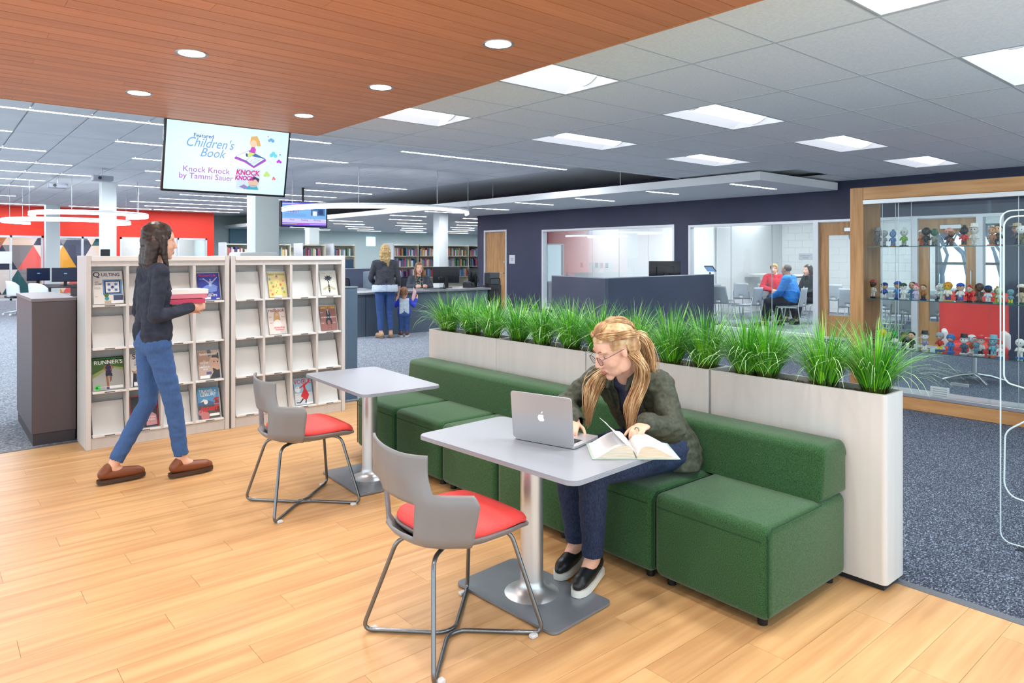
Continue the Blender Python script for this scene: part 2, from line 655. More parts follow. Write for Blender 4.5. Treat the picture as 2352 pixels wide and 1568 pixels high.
for r_, segs in SEG.items():
    for x0, x1, w in segs:
        strip(x0, x1, YR[r_], FZ, f'{NAMES[r_]}-row light strip in the high ceiling, {w}')

# ---------------------------------------------------------------- white canopy / lower ceiling
LZ = 2.63
poly = [(9.7, 5.65), (12.25, 5.65), (12.25, 16.25), (29.9, 16.25), (29.9, 30.4), (9.7, 30.4)]
b = MB()
b.prism(poly, LZ, LZ + .13)
ceil_low = struct(b.build('ceiling_low', mat('canopy_white', (244, 246, 248), .6), smooth=False), 'low white canopy over the wall and the book stacks')
cs = [(9.85, 11.2, 6.24), (9.85, 10.75, 7.93), (9.95, 11.07, 9.8), (9.75, 10.85, 11.42), (10.1, 11.2, 13.4), (9.9, 11.1, 15.2)]
for n, (x0, x1, y) in enumerate(cs):
    strip(x0, x1, y, LZ, f'short light strip under the white canopy, {NAMES[n]} along the navy wall', 'light strips under the canopy')
rr = random.Random(9)
k = 0
for j in range(11):
    y = 17.3 + j * 1.95
    for i in range(7):
        x = 10.1 + i * 2.55 + (j % 2) * 1.1
        # keep those in the wedge of sight between the big screen and the navy wall end
        t_ = y / x
        if 1.15 < t_ < 2.75 and y < 30:
            strip(x, x + 1.2, y, LZ, f'far strip over the book stacks, {NAMES[j]} row back, {NAMES[i]} from the left', 'light strips over the book stacks')
for y in (8.6, 12.4):
    MB().tube([(9.9, y, LZ + .13), (9.9, y, FZ)], .004, 5).build('hanger', M_alu, ceil_low)

# ---------------------------------------------------------------- walls
WX = 12.3
wall = MB()
# navy wall with openings: (y0,y1,z0,z1)
op = [(14.78, 15.8, 0, 2.2), (9.16, 13.35, .1, 2.15), (3.2, 8.8, 0, 2.12)]
ys = [-4]
for y0, y1, z0, z1 in sorted(op):
    wall.box(WX, WX + .12, ys[-1], y0, 0, 3.3)
    wall.box(WX, WX + .12, y0, y1, z1, 3.3)
    if z0:
        wall.box(WX, WX + .12, y0, y1, 0, z0)
    ys.append(y1)
wall.box(WX, WX + .12, ys[-1], 16.12, 0, 3.3)
wall.box(WX + .12, 17.0, 16.0, 16.12, 0, 3.3)
struct(wall.build('wall_right', M_navy, smooth=False), 'long navy blue wall with glazed openings')

b = MB()
rop = [(-3.0, 3.1, 2.15), (3.5, 5.2, 2.15), (5.4, 8.4, 2.15)]
xs = [-12]
for x0, x1, z1 in rop:
    b.box(xs[-1], x0, 28.3, 28.45, 0, 3.3)
    b.box(x0, x1, 28.3, 28.45, z1, 3.3)
    xs.append(x1)
b.box(xs[-1], 8.66, 28.3, 28.45, 0, 3.3)
struct(b.build('wall_red', M_red, smooth=False), 'bright red wall above glazed rooms')
M_teal = mat('pale_teal_wall', (196, 214, 214), .7)
struct(MB().box(8.55, 30, 30.4, 30.6, 0, 3.3).build('wall_far', M_teal), 'pale teal far wall behind the book stacks')
struct(MB().box(8.5, 8.66, 28.45, 30.4, 0, 3.3).build('wall_far_side', M_teal))
struct(MB().box(29.9, 30.1, 16, 30.6, 0, 3.3).build('wall_far_right', M_teal), 'pale wall right of the book stacks')
# darker teal accent behind the columns
struct(MB().box(9.9, 11.9, 30.2, 30.4, 0, LZ).build('wall_accent', mat('teal_accent_paint', (92, 128, 146), .7)))

# columns
cb = mat('column_base', (70, 72, 78), .6)
for x, y, s, h, l in ((3.236, 8.654, .3, FZ, 'pale square column behind the magazine racks, under the big screen'),
                      (3.2, 18.05, .3, FZ, 'pale square column left of the walking woman, in front of the ring lights'),
                      (3.229, 27.3, .4, FZ, 'pale square column at far left against the red wall'),
                      (9.6, 21.4, .34, FZ, 'pale square column under the small screen'),
                      (10.9, 15.96, .3, LZ, 'pale square column behind the seated librarian')):
    t = thing('column', l, 'column', (x, y, 0), 0, 'square columns')
    MB().rbox(-s / 2, s / 2, -s / 2, s / 2, 0, h, .012, 2).build('shaft', M_col, t)
    MB().box(-s / 2 - .008, s / 2 + .008, -s / 2 - .008, s / 2 + .008, 0, .1).build('base_band', cb, t)
# ---------------------------------------------------------------- magazine racks
RY, RH, RD = 6.11, 1.48, .39
LIPS = [1.094, .763, .43, .097]
M_rack = noisy('rack_grey_laminate', (204, 202, 202), (209, 207, 207), (10, 10, .8), .45, nscale=3)
M_rackw = mat('rack_white_panel', (226, 225, 225), .35)
TILT = R(16)


def rack(x0, x1, label):
    t = thing('magazine_rack', label, 'magazine rack', ((x0 + x1) / 2, RY + RD / 2, 0), 0, 'magazine racks')
    w = x1 - x0
    h = w / 2
    d = RD / 2
    for s in (-1, 1):
        MB().rbox(s * h if s < 0 else h - .036, -h + .036 if s < 0 else h, -d, d, 0, RH, .003, 1).build('side_panel', M_rack, t)
    MB().rbox(-h + .036, h - .036, -d - .004, d, RH - .042, RH - .004, .003, 1).build('top_board', M_rackw, t)
    MB().rbox(-h + .036, h - .036, -d + .006, -d + .03, RH - .082, RH - .042, .002, 1).build('header', M_rack, t)
    MB().rbox(-h + .036, h - .036, -d + .012, -d + .03, 0, .085, .002, 1).build('plinth', M_rack, t)
    MB().box(-h + .036, h - .036, d - .09, d - .07, .08, RH - .04).build('back_panel', M_rack, t)
    xs = [-h + .036 + (w - .072) * k / 4 for k in range(5)]
    for k in (1, 2, 3):
        MB().rbox(xs[k] - .011, xs[k] + .011, -d, d - .09, .085, RH - .082, .002, 1).build('divider', M_rack, t)
    pw = xs[1] - xs[0] - .03
    mp = MB().rbox(-pw / 2, pw / 2, 0, .008, 0, .25, .002, 1).mesh('sloped_panel', M_rackw)
    ml = MB().rbox(-pw / 2 - .006, pw / 2 + .006, -.004, .05, -.008, .008, .002, 1).mesh('shelf_lip', M_rackw)
    ma = MB().box(-pw / 2, pw / 2, -.018, -.0165, .004, .27).mesh('acrylic_flap', M_acr, False)
    mk = MB().box(-.035, .035, -.0048, -.004, -.004, .004).mesh('name_strip', mat('strip_print', (96, 96, 100), .6), False)
    mb = MB().box(-pw / 2 - .01, pw / 2 + .01, .0, .012, 0, .34).mesh('pocket_back', M_rack, False)
    for z in LIPS:
        for k in range(4):
            xc = (xs[k] + xs[k + 1]) / 2
            lip = put('shelf_lip', ml, t, (xc, -d, z))
            put('name_strip', mk, lip, (0, 0, 0))
            o = put('sloped_panel', mp, t, (xc, -d + .038, z + .006))
            o.rotation_euler = (-TILT, 0, 0)
            o = put('acrylic_flap', ma, t, (xc, -d + .03, z + .006))
            o.rotation_euler = (-TILT * .9, 0, 0)
            put('pocket_back', mb, t, (xc, -d + .16, z - .01))
    return (x0 + x1) / 2, xs


RX1, XS1 = rack(.937, 1.997, 'left white magazine rack behind the walking woman')
RX2, XS2 = rack(2.012, 3.075, 'right white magazine rack beside the blue end panel')


def paper(name, c):
    return mat('print_' + name, c, .35)


def P_(c):
    return mat('ink_%d_%d_%d' % c, c, .4)


def magazine(unit, col, row, w, h, cover, label, texts=(), shapes=(), dx=0.):
    xs, rx = (XS1, RX1) if unit == 1 else (XS2, RX2)
    dx = .016 if unit == 2 else (.008 if col else 0)
    xc = rx + (xs[col] + xs[col + 1]) / 2 + dx
    z = LIPS[row] + .012
    t = thing('magazine', label, 'magazine', (xc, RY + .0335, z))
    t.rotation_euler = (-TILT, 0, 0)
    MB().rbox(-w / 2, w / 2, -.007, 0, 0, h, .0012, 1).build('cover', P_(cover), t)
    MB().box(-w / 2 + .002, w / 2 - .001, -.0055, -.0015, -.0005, h - .0005).build('pages', P_((240, 238, 232)), t)
    e = .0074
    for k, (poly, c) in enumerate(shapes):
        pts = [(-w / 2 + u * w, v * h) for u, v in poly]
        b = MB()
        yy = -e - .0003 * k / max(1, len(shapes))
        b.prism(pts, yy, yy + .0004, 'y')
        b.build('cover_picture', P_(c), t, smooth=False)
    for s_, size, c, u, v, sx, sh in texts:
        o = text_mesh(s_, size, P_(c), t, (-w / 2 + u * w, -e - .0006, v * h), (PI / 2, 0, 0), sx=sx, shear=sh, bold=size * .014)
        xs_ = [q.co.x for q in o.data.vertices]
        tw = (max(xs_) - min(xs_)) * sx
        f = min(1, .95 * w / tw)
        o.scale = (sx * f, 1, 1)
        lim = w * .485 - tw * f / 2
        o.location.x = max(-lim, min(lim, o.location.x))
    return t


def circ(u, v, r, n=14, sx=1., a=1.3):
    return [(u + r * sx * math.cos(2 * PI * k / n), v + r / a * math.sin(2 * PI * k / n)) for k in range(n)]


def rc(u0, u1, v0, v1):
    return [(u0, v0), (u1, v0), (u1, v1), (u0, v1)]


def star(u, v, r, n=8):
    return [(u + r * (1 if k % 2 == 0 else .38) * math.cos(PI * k / n), v + r / 1.3 * (1 if k % 2 == 0 else .38) * math.sin(PI * k / n)) for k in range(2 * n)]


K = (22, 22, 28)
W_ = (246, 246, 244)
magazine(1, 0, 0, .205, .262, (238, 234, 232), 'white quilting magazine with a blue star quilt in the top left pocket',
         [('Q', .055, (40, 50, 110), .13, .885, 1.1, 0), ('UILTING', .034, (40, 50, 110), .60, .88, .98, 0), ('GO', .016, (50, 60, 110), .12, .66, 1, .3), ('GLAM!', .016, (50, 60, 110), .17, .60, 1, .3),
          ('BLOCK OF', .008, (110, 110, 120), .14, .50, 1, 0), ('THE MONTH', .008, (110, 110, 120), .15, .46, 1, 0), ('EASY', .008, (110, 110, 120), .1, .22, 1, 0)],
         [(rc(.32, .97, .27, .74), (108, 158, 206)), (rc(.38, .91, .31, .70), (28, 42, 96)), (rc(.42, .87, .34, .67), (236, 240, 246)), (star(.53, .59, .09), (60, 116, 178)), (star(.76, .59, .09), (60, 116, 178)),
          (star(.645, .505, .1), (34, 62, 128)), (star(.53, .42, .09), (60, 116, 178)), (star(.76, .42, .09), (60, 116, 178)), (circ(.44, .16, .075), (44, 160, 178)), (circ(.43, .26, .08), (92, 120, 60)),
          (rc(.36, .62, .0, .1), (196, 176, 158)), (rc(.66, .99, .1, .26), (70, 84, 120)), (rc(.58, .97, .01, .1), (250, 250, 250))], dx=-.012)
magazine(1, 3, 0, .175, .232, (38, 60, 170), 'deep blue magazine with a pale dancer in the top right pocket of the left rack',
         [('Missouri Life', .03, (228, 48, 92), .42, .91, .95, .25), ('THE WINTER', .011, W_, .5, .24, 1, 0), ('DELIGHTS', .026, W_, .5, .16, 1.05, 0), ('Holiday lights', .008, W_, .2, .78, 1, 0)],
         [([(.2, .45), (.35, .3), (.6, .28), (.85, .32), (.9, .5), (.7, .58), (.4, .55)], (120, 150, 222)), ([(.5, .5), (.62, .5), (.66, .68), (.6, .72), (.52, .68)], (176, 190, 232)), (circ(.58, .75, .045), (150, 168, 222)),
          ([(.62, .66), (.9, .86), (.92, .83), (.66, .62)], (170, 186, 232)), ([(.54, .66), (.26, .82), (.24, .79), (.5, .62)], (170, 186, 232)), (rc(.14, .55, .02, .11), (240, 240, 244)), (rc(.8, .96, .02, .06), (230, 230, 236))], dx=-.01)
magazine(1, 0, 2, .215, .255, (120, 132, 112), 'running magazine with a runner on a road in the left rack, third row',
         [('26.2 REASONS WE LOVE THE MARATHON', .0115, (40, 210, 60), .5, .945, 1, .2), ("RUNNER'S", .042, W_, .52, .83, 1.02, 0), ('#1', .024, K, .15, .08, 1, 0), ('SECRET OF GETTING', .008, (230, 230, 230), .34, .09, 1, 0)],
         [(rc(0, 1, .9, 1), (28, 36, 26)), ([(0, .42), (0, .9), (1, .9), (1, .62), (.6, .72)], (66, 104, 44)), ([(0, .3), (0, .48), (.55, .72), (1, .64), (1, .5)], (150, 160, 90)), ([(0, 0), (1, 0), (1, .55), (.6, .68), (0, .36)], (168, 168, 164)),
          (circ(.5, .85, .05), (104, 66, 46)), ([(.42, .78), (.58, .78), (.62, .6), (.6, .5), (.42, .5), (.42, .62)], (44, 34, 78)), ([(.41, .5), (.62, .5), (.64, .4), (.52, .42), (.42, .4)], (34, 34, 60)),
          ([(.42, .4), (.5, .41), (.52, .08), (.45, .08)], (150, 98, 70)), ([(.53, .41), (.62, .4), (.6, .27), (.55, .22)], (136, 88, 62)), ([(.42, .76), (.34, .64), (.46, .58), (.46, .61), (.38, .65), (.46, .74)], (150, 98, 70)), ([(.57, .77), (.7, .66), (.56, .58), (.56, .61), (.64, .66), (.56, .73)], (150, 98, 70)),
          (circ(.48, .05, .05), (90, 60, 120)), (circ(.15, .08, .1), (60, 200, 70)), (rc(.52, .96, .03, .11), (244, 244, 244))], dx=-.008)
magazine(1, 1, 2, .2, .262, (232, 226, 224), 'fashion magazine headed SH partly behind the walking woman, third row',
         [('SHAPE', .058, (70, 70, 76), .5, .9, 1, 0), ('SHINE', .022, (40, 40, 44), .28, .66, 1, .3), ('Let it', .012, (90, 90, 96), .22, .74, 1, 0)],
         [([(.05, .0), (.1, .42), (.4, .62), (.75, .62), (.95, .4), (.98, 0)], (34, 36, 46)), ([(.1, .42), (.02, .5), (.3, .3), (.75, .12), (.78, .2), (.4, .38), (.42, .6)], (214, 164, 140)), (circ(.6, .76, .13), (206, 158, 134)), (rc(.1, .5, .02, .14), (236, 236, 236))], dx=-.01)
magazine(1, 3, 2, .17, .242, (196, 170, 158), 'grey magazine with a bearded man covering his head, third row of the left rack',
         [('Smithsonian', .03, (238, 232, 226), .5, .86, .98, 0), ('THE', .012, W_, .3, .62, 1, 0), ('GENIUS', .02, W_, .27, .56, 1, 0), ('OF', .011, W_, .27, .48, 1, 0), ('AMERICA', .02, W_, .29, .41, 1, 0), ('2018', .018, W_, .32, .33, 1, 0)],
         [([(0, .5), (0, .95), (.5, 1), (.8, .9), (.5, .6)], (176, 132, 112)), ([(.45, 1), (.62, 1), (.66, .8), (.5, .76)], (70, 72, 84)), ([(.62, .72), (.72, .84), (.9, .84), (1, .74), (1, .15), (.86, .16), (.68, .3), (.62, .5)], (206, 166, 146)), ([(.64, .74), (.74, .86), (1, .88), (1, .66), (.86, .72), (.72, .72)], (52, 40, 36)),
          ([(.66, .36), (.7, .2), (.88, .1), (1, .12), (1, .3), (.88, .28), (.76, .34)], (58, 44, 38)), (circ(.76, .58, .035), (60, 44, 40)), (circ(.93, .57, .035), (60, 44, 40)), ([(.5, 0), (.7, .22), (1, .12), (1, 0)], (44, 46, 54)), (rc(.06, .5, .02, .12), (246, 246, 246)), (rc(.36, .6, .15, .24), (70, 96, 150))], dx=-.012)
magazine(1, 1, 3, .2, .255, (46, 44, 54), 'dark magazine with a red border low behind the walking woman',
         [('THE YEAR', .016, W_, .72, .3, 1, 0), ('IN IDEAS', .016, W_, .72, .22, 1, 0)],
         [(rc(0, 1, .97, 1), (196, 30, 44)), (rc(0, .03, 0, 1), (196, 30, 44)), (rc(.97, 1, 0, 1), (196, 30, 44)), (circ(.2, .6, .07), (196, 156, 136)), (circ(.35, .76, .06), (186, 146, 126)), (circ(.72, .55, .08), (206, 166, 142)),
          ([(.1, .2), (.08, .45), (.2, .52), (.34, .45), (.36, .2)], (84, 90, 110)), ([(.55, .05), (.58, .38), (.75, .46), (.92, .36), (.95, .05)], (206, 150, 156)), (rc(.1, .45, .02, .1), (236, 236, 236))], dx=0)
magazine(1, 3, 3, .172, .258, (92, 160, 214), 'travel magazine about Japan in the bottom right pocket of the left rack',
         [('TRAVEL+', .036, W_, .48, .87, .98, 0), ('LEISURE', .036, W_, .5, .76, .98, 0), ('japan', .062, (226, 32, 40), .48, .32, 1.05, .25)],
         [([(0, .4), (0, .5), (.2, .56), (.4, .6), (.6, .54), (.75, .5), (.75, .4)], (74, 104, 150)), ([(.1, .53), (.28, .63), (.42, .58), (.34, .56)], (240, 244, 250)), (rc(0, 1, .0, .42), (92, 84, 84)), (circ(.3, .08, .2, 10), (200, 120, 120)), (circ(.1, .2, .12, 9), (190, 130, 140)),
          ([(.68, .56), (.84, .66), (1, .64), (1, .6)], (196, 44, 34)), ([(.72, .44), (.84, .54), (1, .52), (1, .46)], (206, 50, 38)), (rc(.8, .97, .46, .58), (150, 40, 34)), ([(.66, .3), (.82, .42), (1, .4), (1, .32)], (206, 50, 38)), (rc(.78, .98, .18, .36), (120, 44, 40)), (circ(.37, .53, .1), (250, 250, 250)), (rc(.5, .97, .06, .14), (248, 248, 248))], dx=-.012)
magazine(2, 1, 0, .16, .232, (232, 212, 130), 'yellow magazine with a crowded dinner table drawing, top row of the right rack',
         [('NEW YORKER', .026, (50, 46, 40), .5, .9, .92, 0)],
         [([(.3, .1), (.38, .72), (.62, .72), (.72, .1)], (246, 226, 140))] +
         [(circ(.18 + .1 * math.sin(k * 2.1) + .6 * (k % 2), .12 + .075 * k, .07, 8), [(224, 124, 90), (150, 180, 110), (226, 160, 170), (120, 170, 190), (190, 140, 90)][k % 5]) for k in range(9)] +
         [(circ(.42 + .04 * (k % 4), .18 + .06 * k, .03, 7), [(206, 80, 60), (120, 160, 80), (240, 240, 230), (220, 150, 70)][k % 4]) for k in range(8)] + [(rc(.28, .72, .0, .08), (250, 248, 244)), (circ(.5, .76, .06), (230, 190, 160)), ([(.42, .79), (.5, .9), (.58, .79)], (176, 60, 50))], dx=-.03)
magazine(2, 3, 0, .162, .228, (228, 226, 218), 'cream magazine with a dark wasp and ink flower, top right pocket of the right rack',
         [('The Issue', .009, (170, 60, 60), .25, .94, 1, 0), ('The Press', .009, (120, 120, 120), .72, .94, 1, 0)],
         [([(.5 + (.3 if k % 2 else .17) * math.cos(2 * PI * k / 18), .72 + (.14 if k % 2 else .08) * math.sin(2 * PI * k / 18)) for k in range(18)], (66, 70, 84)), (circ(.52, .74, .12, 9), (40, 44, 58)), ([(.47, .6), (.55, .6), (.53, .48), (.49, .48)], (58, 60, 70)),
          (circ(.51, .43, .05), (44, 44, 50)), ([(.46, .4), (.56, .4), (.58, .22), (.51, .08), (.45, .22)], (52, 50, 52)), (rc(.46, .57, .3, .33), (176, 150, 80)), (rc(.46, .57, .22, .25), (176, 150, 80)), ([(.46, .4), (.14, .3), (.1, .22), (.3, .24), (.46, .34)], (196, 190, 160)), ([(.56, .4), (.88, .3), (.92, .22), (.72, .24), (.56, .34)], (196, 190, 160))], dx=-.012)
magazine(2, 1, 1, .158, .238, (238, 226, 220), 'white magazine with a blonde woman headed redbook, second row of the right rack',
         [('redbook', .043, (140, 24, 50), .5, .91, 1, 0), ('stress-free', .023, (226, 40, 90), .6, .25, 1, 0), ('holidays!', .023, (226, 40, 90), .62, .17, 1, 0), ('Joy', .018, (230, 120, 130), .12, .66, 1, .3), ('Easy', .018, (230, 120, 130), .87, .66, 1, .3), ('BEST', .012, (230, 120, 130), .16, .42, 1, 0)],
         [([(.3, .5), (.36, .82), (.5, .88), (.64, .82), (.7, .52), (.5, .45)], (212, 164, 96)), (circ(.52, .72, .1), (232, 186, 160)), ([(.28, .3), (.36, .52), (.52, .56), (.68, .52), (.78, .3)], (244, 240, 236)), (circ(.52, .68, .025), (206, 70, 80)), (rc(.62, .95, .02, .12), (210, 206, 204))], dx=-.03)
magazine(2, 3, 1, .162, .236, (150, 96, 88), 'brown magazine with a suited man on a ladder, second row of the right rack',
         [('VANITY FAIR', .033, (246, 206, 40), .5, .92, .9, 0), ('LIN-MANUEL MIRANDA', .015, W_, .52, .53, 1, .25), ('SPECIAL', .009, W_, .12, .72, 1, 0), ('INSIDE', .009, W_, .12, .3, 1, 0), ('PLUS', .009, W_, .84, .3, 1, 0)],
         [(circ(.5, .83, .05), (206, 160, 136)), ([(.4, .78), (.6, .78), (.64, .58), (.62, .48), (.4, .48), (.38, .6)], (32, 38, 50)), (rc(.485, .52, .64, .78), (240, 240, 240)), ([(.38, .5), (.3, .36), (.36, .26), (.42, .26), (.4, .36), (.5, .44), (.6, .36), (.6, .26), (.68, .26), (.72, .36), (.64, .5)], (28, 32, 42)),
          (rc(.4, .42, 0, .26), (90, 52, 44)), (rc(.6, .62, 0, .26), (90, 52, 44)), (rc(.4, .62, .2, .215), (90, 52, 44)), (rc(.4, .62, .1, .115), (90, 52, 44)), ([(.32, .24), (.42, .24), (.42, .28), (.36, .28)], (20, 20, 24)), ([(.6, .24), (.72, .24), (.68, .28), (.6, .28)], (20, 20, 24))], dx=-.016)
magazine(2, 2, 3, .172, .236, (206, 212, 220), 'fashion magazine with a leaping figure in a red coat, bottom row of the right rack',
         [('VOGUE', .058, (206, 30, 42), .46, .88, .9, 0), ('UP, UP', .018, W_, .2, .42, 1, 0), ('AND', .022, W_, .18, .33, 1, 0), ('AWAY!', .022, W_, .24, .25, 1, 0), ('NEWS', .012, (206, 60, 60), .78, .5, 1, 0), ('LOVE', .012, (206, 60, 60), .14, .66, 1, 0)],
         [(rc(0, 1, .45, 1), (150, 190, 222)), (circ(.2, .6, .16, 9), (232, 238, 244)), (circ(.56, .84, .045), (220, 176, 150)), ([(.5, .78), (.62, .8), (.64, .62), (.8, .36), (.7, .2), (.56, .18), (.4, .24), (.34, .34), (.52, .58)], (204, 30, 40)), ([(.6, .8), (.86, .9), (.88, .86), (.64, .72)], (204, 30, 40)), ([(.52, .76), (.28, .66), (.3, .63), (.54, .7)], (204, 30, 40)),
          ([(.42, .24), (.24, .1), (.06, .12), (.08, .08), (.26, .06), (.48, .2)], (40, 34, 40)), ([(.58, .2), (.54, .06), (.6, .04), (.64, .18)], (40, 34, 40)), ([(.5, .87), (.56, .94), (.62, .87)], (60, 40, 90)), (rc(.62, .98, .0, .07), (246, 246, 246))], dx=-.012)

# end panels and the low cabinet behind the racks
M_cab = mat('dark_plum_cabinet', (84, 74, 80), .45)
M_cabtop = mat('cabinet_top_edge', (122, 116, 120), .4)
t = thing('low_cabinet', 'dark plum low cabinet wall left of the magazine racks', 'cabinet', (.79, 7.1, 0))
MB().rbox(-.15, .145, -.565, .57, .09, 1.12, .003, 1).build('body', M_cab, t)
MB().box(-.142, .14, -.555, .56, 0, .09).build('toe_kick', mat('cabinet_kick', (60, 54, 60), .6), t)
MB().rbox(-.155, .148, -.57, .575, 1.12, 1.145, .003, 1).build('top', M_cabtop, t)
t = thing('desk_screen', 'dark plum return of the low cabinet running behind the racks', 'partition', (2.0, 7.0, 0))
MB().rbox(-1.06, 1.0, -.4, -.33, 0, 1.125, .003, 1).build('panel', M_cab, t)
MB().rbox(-1.06, 1.0, -.405, -.325, 1.125, 1.145, .003, 1).build('cap', M_cabtop, t)
M_blue = noisy('blue_grey_laminate', (78, 98, 118), (84, 104, 124), (1, 1, 1), .45, nscale=2)
t = thing('end_panel', 'blue grey end panel beside the right magazine rack', 'partition', (3.3, 6.62, 0))
MB().rbox(-.215, .14, -.06, .0, 0, 1.145, .003, 1).build('panel', M_blue, t)
MB().rbox(-.215, .145, -.065, .005, 1.145, 1.162, .003, 1).build('cap', mat('grey_cap', (120, 134, 146), .4), t)

# ---------------------------------------------------------------- screens
def screen_mat(name, c, e=1.0):
    return mat(name, c, .4, emit=e, ecol=c)


def scr(c, e=.95):
    return mat('screen_%d_%d_%d' % c, (10, 10, 10), .3, emit=e, ecol=c)


tv = thing('wall_screen', 'large flat screen hanging at the edge of the wood soffit showing a featured book', 'screen', (2.14, 6.49, 2.672))
tv.rotation_euler = (R(13), 0, 0)
TWd, THt = 1.115, .64
MB().rbox(-TWd / 2, TWd / 2, 0, .045, -THt, 0, .004, 2).build('bezel', mat('screen_bezel', (14, 20, 28), .3), tv)
MB().box(-.25, .25, .045, .12, -.5, -.1).box(-.05, .05, .05, .11, -.1, .12).build('mount', M_black, tv)
sw, sh_ = TWd - .034, THt - .034
m_bg = mat('screen_glow_pale_blue', (10, 10, 10), .3, emit=1.0, ecol=(214, 238, 250))
nt = m_bg.node_tree
tc = nt.nodes.new('ShaderNodeTexCoord')
gr = nt.nodes.new('ShaderNodeTexGradient')
gr.gradient_type = 'SPHERICAL'
mp_ = nt.nodes.new('ShaderNodeMapping')
mp_.inputs['Scale'].default_value = (1.1, 0, 1.9)
mp_.inputs['Location'].default_value = (.05, 0, .66)
cr_ = nt.nodes.new('ShaderNodeValToRGB')
cr_.color_ramp.elements[0].color = lin((196, 229, 250))
cr_.color_ramp.elements[1].color = lin((238, 250, 252))
nt.links.new(tc.outputs['Object'], mp_.inputs[0])
nt.links.new(mp_.outputs[0], gr.inputs[0])
nt.links.new(gr.outputs[0], cr_.inputs[0])
nt.links.new(cr_.outputs[0], bsdf(m_bg).inputs['Emission Color'])
MB().box(-sw / 2, sw / 2, -.001, .002, -THt + .02, -.016).build('display', m_bg, tv)


def tvp(poly, c, k=0):
    b = MB()
    b.prism([(-sw / 2 + u * sw, -.016 - v * sh_) for u, v in poly][::-1], -.0018 - .0002 * k, -.0012 - .0002 * k, 'y')
    b.build('screen_picture', scr(c), tv, smooth=False)


def tvt(s_, size, c, u, v, sx=1., sh=0., bold=0.):
    text_mesh(s_, size, scr(c), tv, (-sw / 2 + u * sw, -.004, -.016 - v * sh_), (PI / 2, 0, 0), 'screen_lettering', sx=sx, shear=sh, bold=bold)


tvt('Featured', .046, (46, 92, 160), .285, .185, 1.05, 0, .0006)
tvt("Children's", .118, (112, 168, 222), .335, .29, .86, .35)
tvt('Book', .112, (112, 168, 222), .36, .43, .9, .35)
tvt('Knock Knock', .072, (176, 86, 204), .325, .685, 1.02)
tvt('by Tammi Sauer', .072, (176, 86, 204), .328, .785, 1.0)
cc = lambda u, v, r, n=16: [(u + r * math.cos(2 * PI * k / n), v + r * 1.78 * math.sin(2 * PI * k / n)) for k in range(n)]
tvp([(.545, .455), (.67, .345), (.815, .45), (.815, .475), (.715, .6), (.63, .52), (.545, .475)], (176, 70, 200), 0)
tvp([(.55, .44), (.665, .33), (.81, .44), (.715, .575), (.635, .5)], (70, 110, 170), 1)
tvp([(.555, .438), (.66, .34), (.68, .42), (.64, .49)], (240, 248, 252), 2)
tvp([(.645, .49), (.685, .415), (.8, .442), (.712, .565)], (232, 244, 250), 2)
for i in range(5):
    tvp([(.70 - .01 * i, .44 + .02 * i), (.775 - .012 * i, .452 + .02 * i), (.775 - .012 * i, .456 + .02 * i), (.70 - .01 * i, .444 + .02 * i)], (120, 150, 190), 3)
tvp([(.665, .36), (.715, .37), (.72, .31), (.705, .27), (.68, .275)], (200, 70, 190), 4)
tvp(cc(.695, .215, .034), (238, 206, 170), 5)
tvp([(.665, .2), (.67, .12), (.72, .1), (.745, .17), (.76, .25), (.73, .26), (.715, .18), (.69, .165)], (222, 176, 104), 6)
tvp([(.665, .36), (.64, .42), (.66, .44), (.70, .4), (.715, .37)], (206, 226, 120), 5)
tvp([(.635, .38), (.65, .38), (.655, .43), (.64, .43)], (50, 80, 150), 6)
for u, v, r, c in ((.845, .135, .014, (110, 170, 222)), (.86, .15, .015, (110, 170, 222)), (.83, .15, .012, (110, 170, 222)), (.815, .09, .005, (190, 80, 200)), (.875, .345, .017, (110, 210, 240)), (.86, .375, .017, (110, 210, 240)), (.895, .38, .016, (110, 210, 240)), (.935, .355, .007, (60, 180, 200)), (.93, .455, .013, (190, 60, 230)), (.945, .47, .011, (190, 60, 230)), (.918, .47, .01, (190, 60, 230)),
                  (.83, .66, .015, (190, 224, 130)), (.845, .69, .016, (190, 224, 130)), (.82, .695, .016, (190, 224, 130)), (.895, .725, .009, (238, 110, 110)), (.905, .745, .009, (238, 110, 110)), (.888, .75, .007, (238, 110, 110))):
    tvp(cc(u, v, r), c, 2)
tvp([(.575, .615), (.775, .615), (.775, .935), (.575, .935)], (206, 226, 246), 1)
tvp(cc(.72, .82, .045), (226, 190, 170), 3)
tvp([(.68, .78), (.72, .72), (.77, .76), (.765, .82), (.74, .77), (.70, .79)], (60, 50, 90), 4)
tvp([(.66, .92), (.69, .86), (.75, .86), (.77, .935), (.66, .935)], (70, 170, 200), 3)
tvp([(.6, .9), (.64, .86), (.68, .9), (.65, .935)], (150, 130, 190), 3)
tvt('KNOCK', .066, (214, 50, 140), .665, .68, .9, .1, .0025)
tvt('KNOCK', .056, (196, 46, 150), .64, .765, .85, .1, .0025)

tv2 = thing('ceiling_screen', 'smaller screen on a black ceiling pole showing a blue web page', 'screen', (7.077, 16.2, 2.488))
tv2.scale = (1.588,) * 3
MB().rbox(-.373, .373, 0, .05, -.2, .2, .006, 2).build('bezel', mat('screen_bezel', (14, 20, 28), .3), tv2)
MB().rbox(-.373, -.33, .02, .13, -.19, .17, .006, 1).build('rear_housing', M_black, tv2)
MB().tube([(0, .06, .15), (0, .06, .409)], .02, 10).build('pole', M_black, tv2)
MB().box(-.35, .35, -.001, .002, -.178, .178).build('display', scr((120, 178, 236), .95), tv2)


def t2(x0, x1, z0, z1, c, k=0):
    MB().box(x0, x1, -.0022 - .0003 * k, -.0012, z0, z1).build('screen_picture', scr(c), tv2)


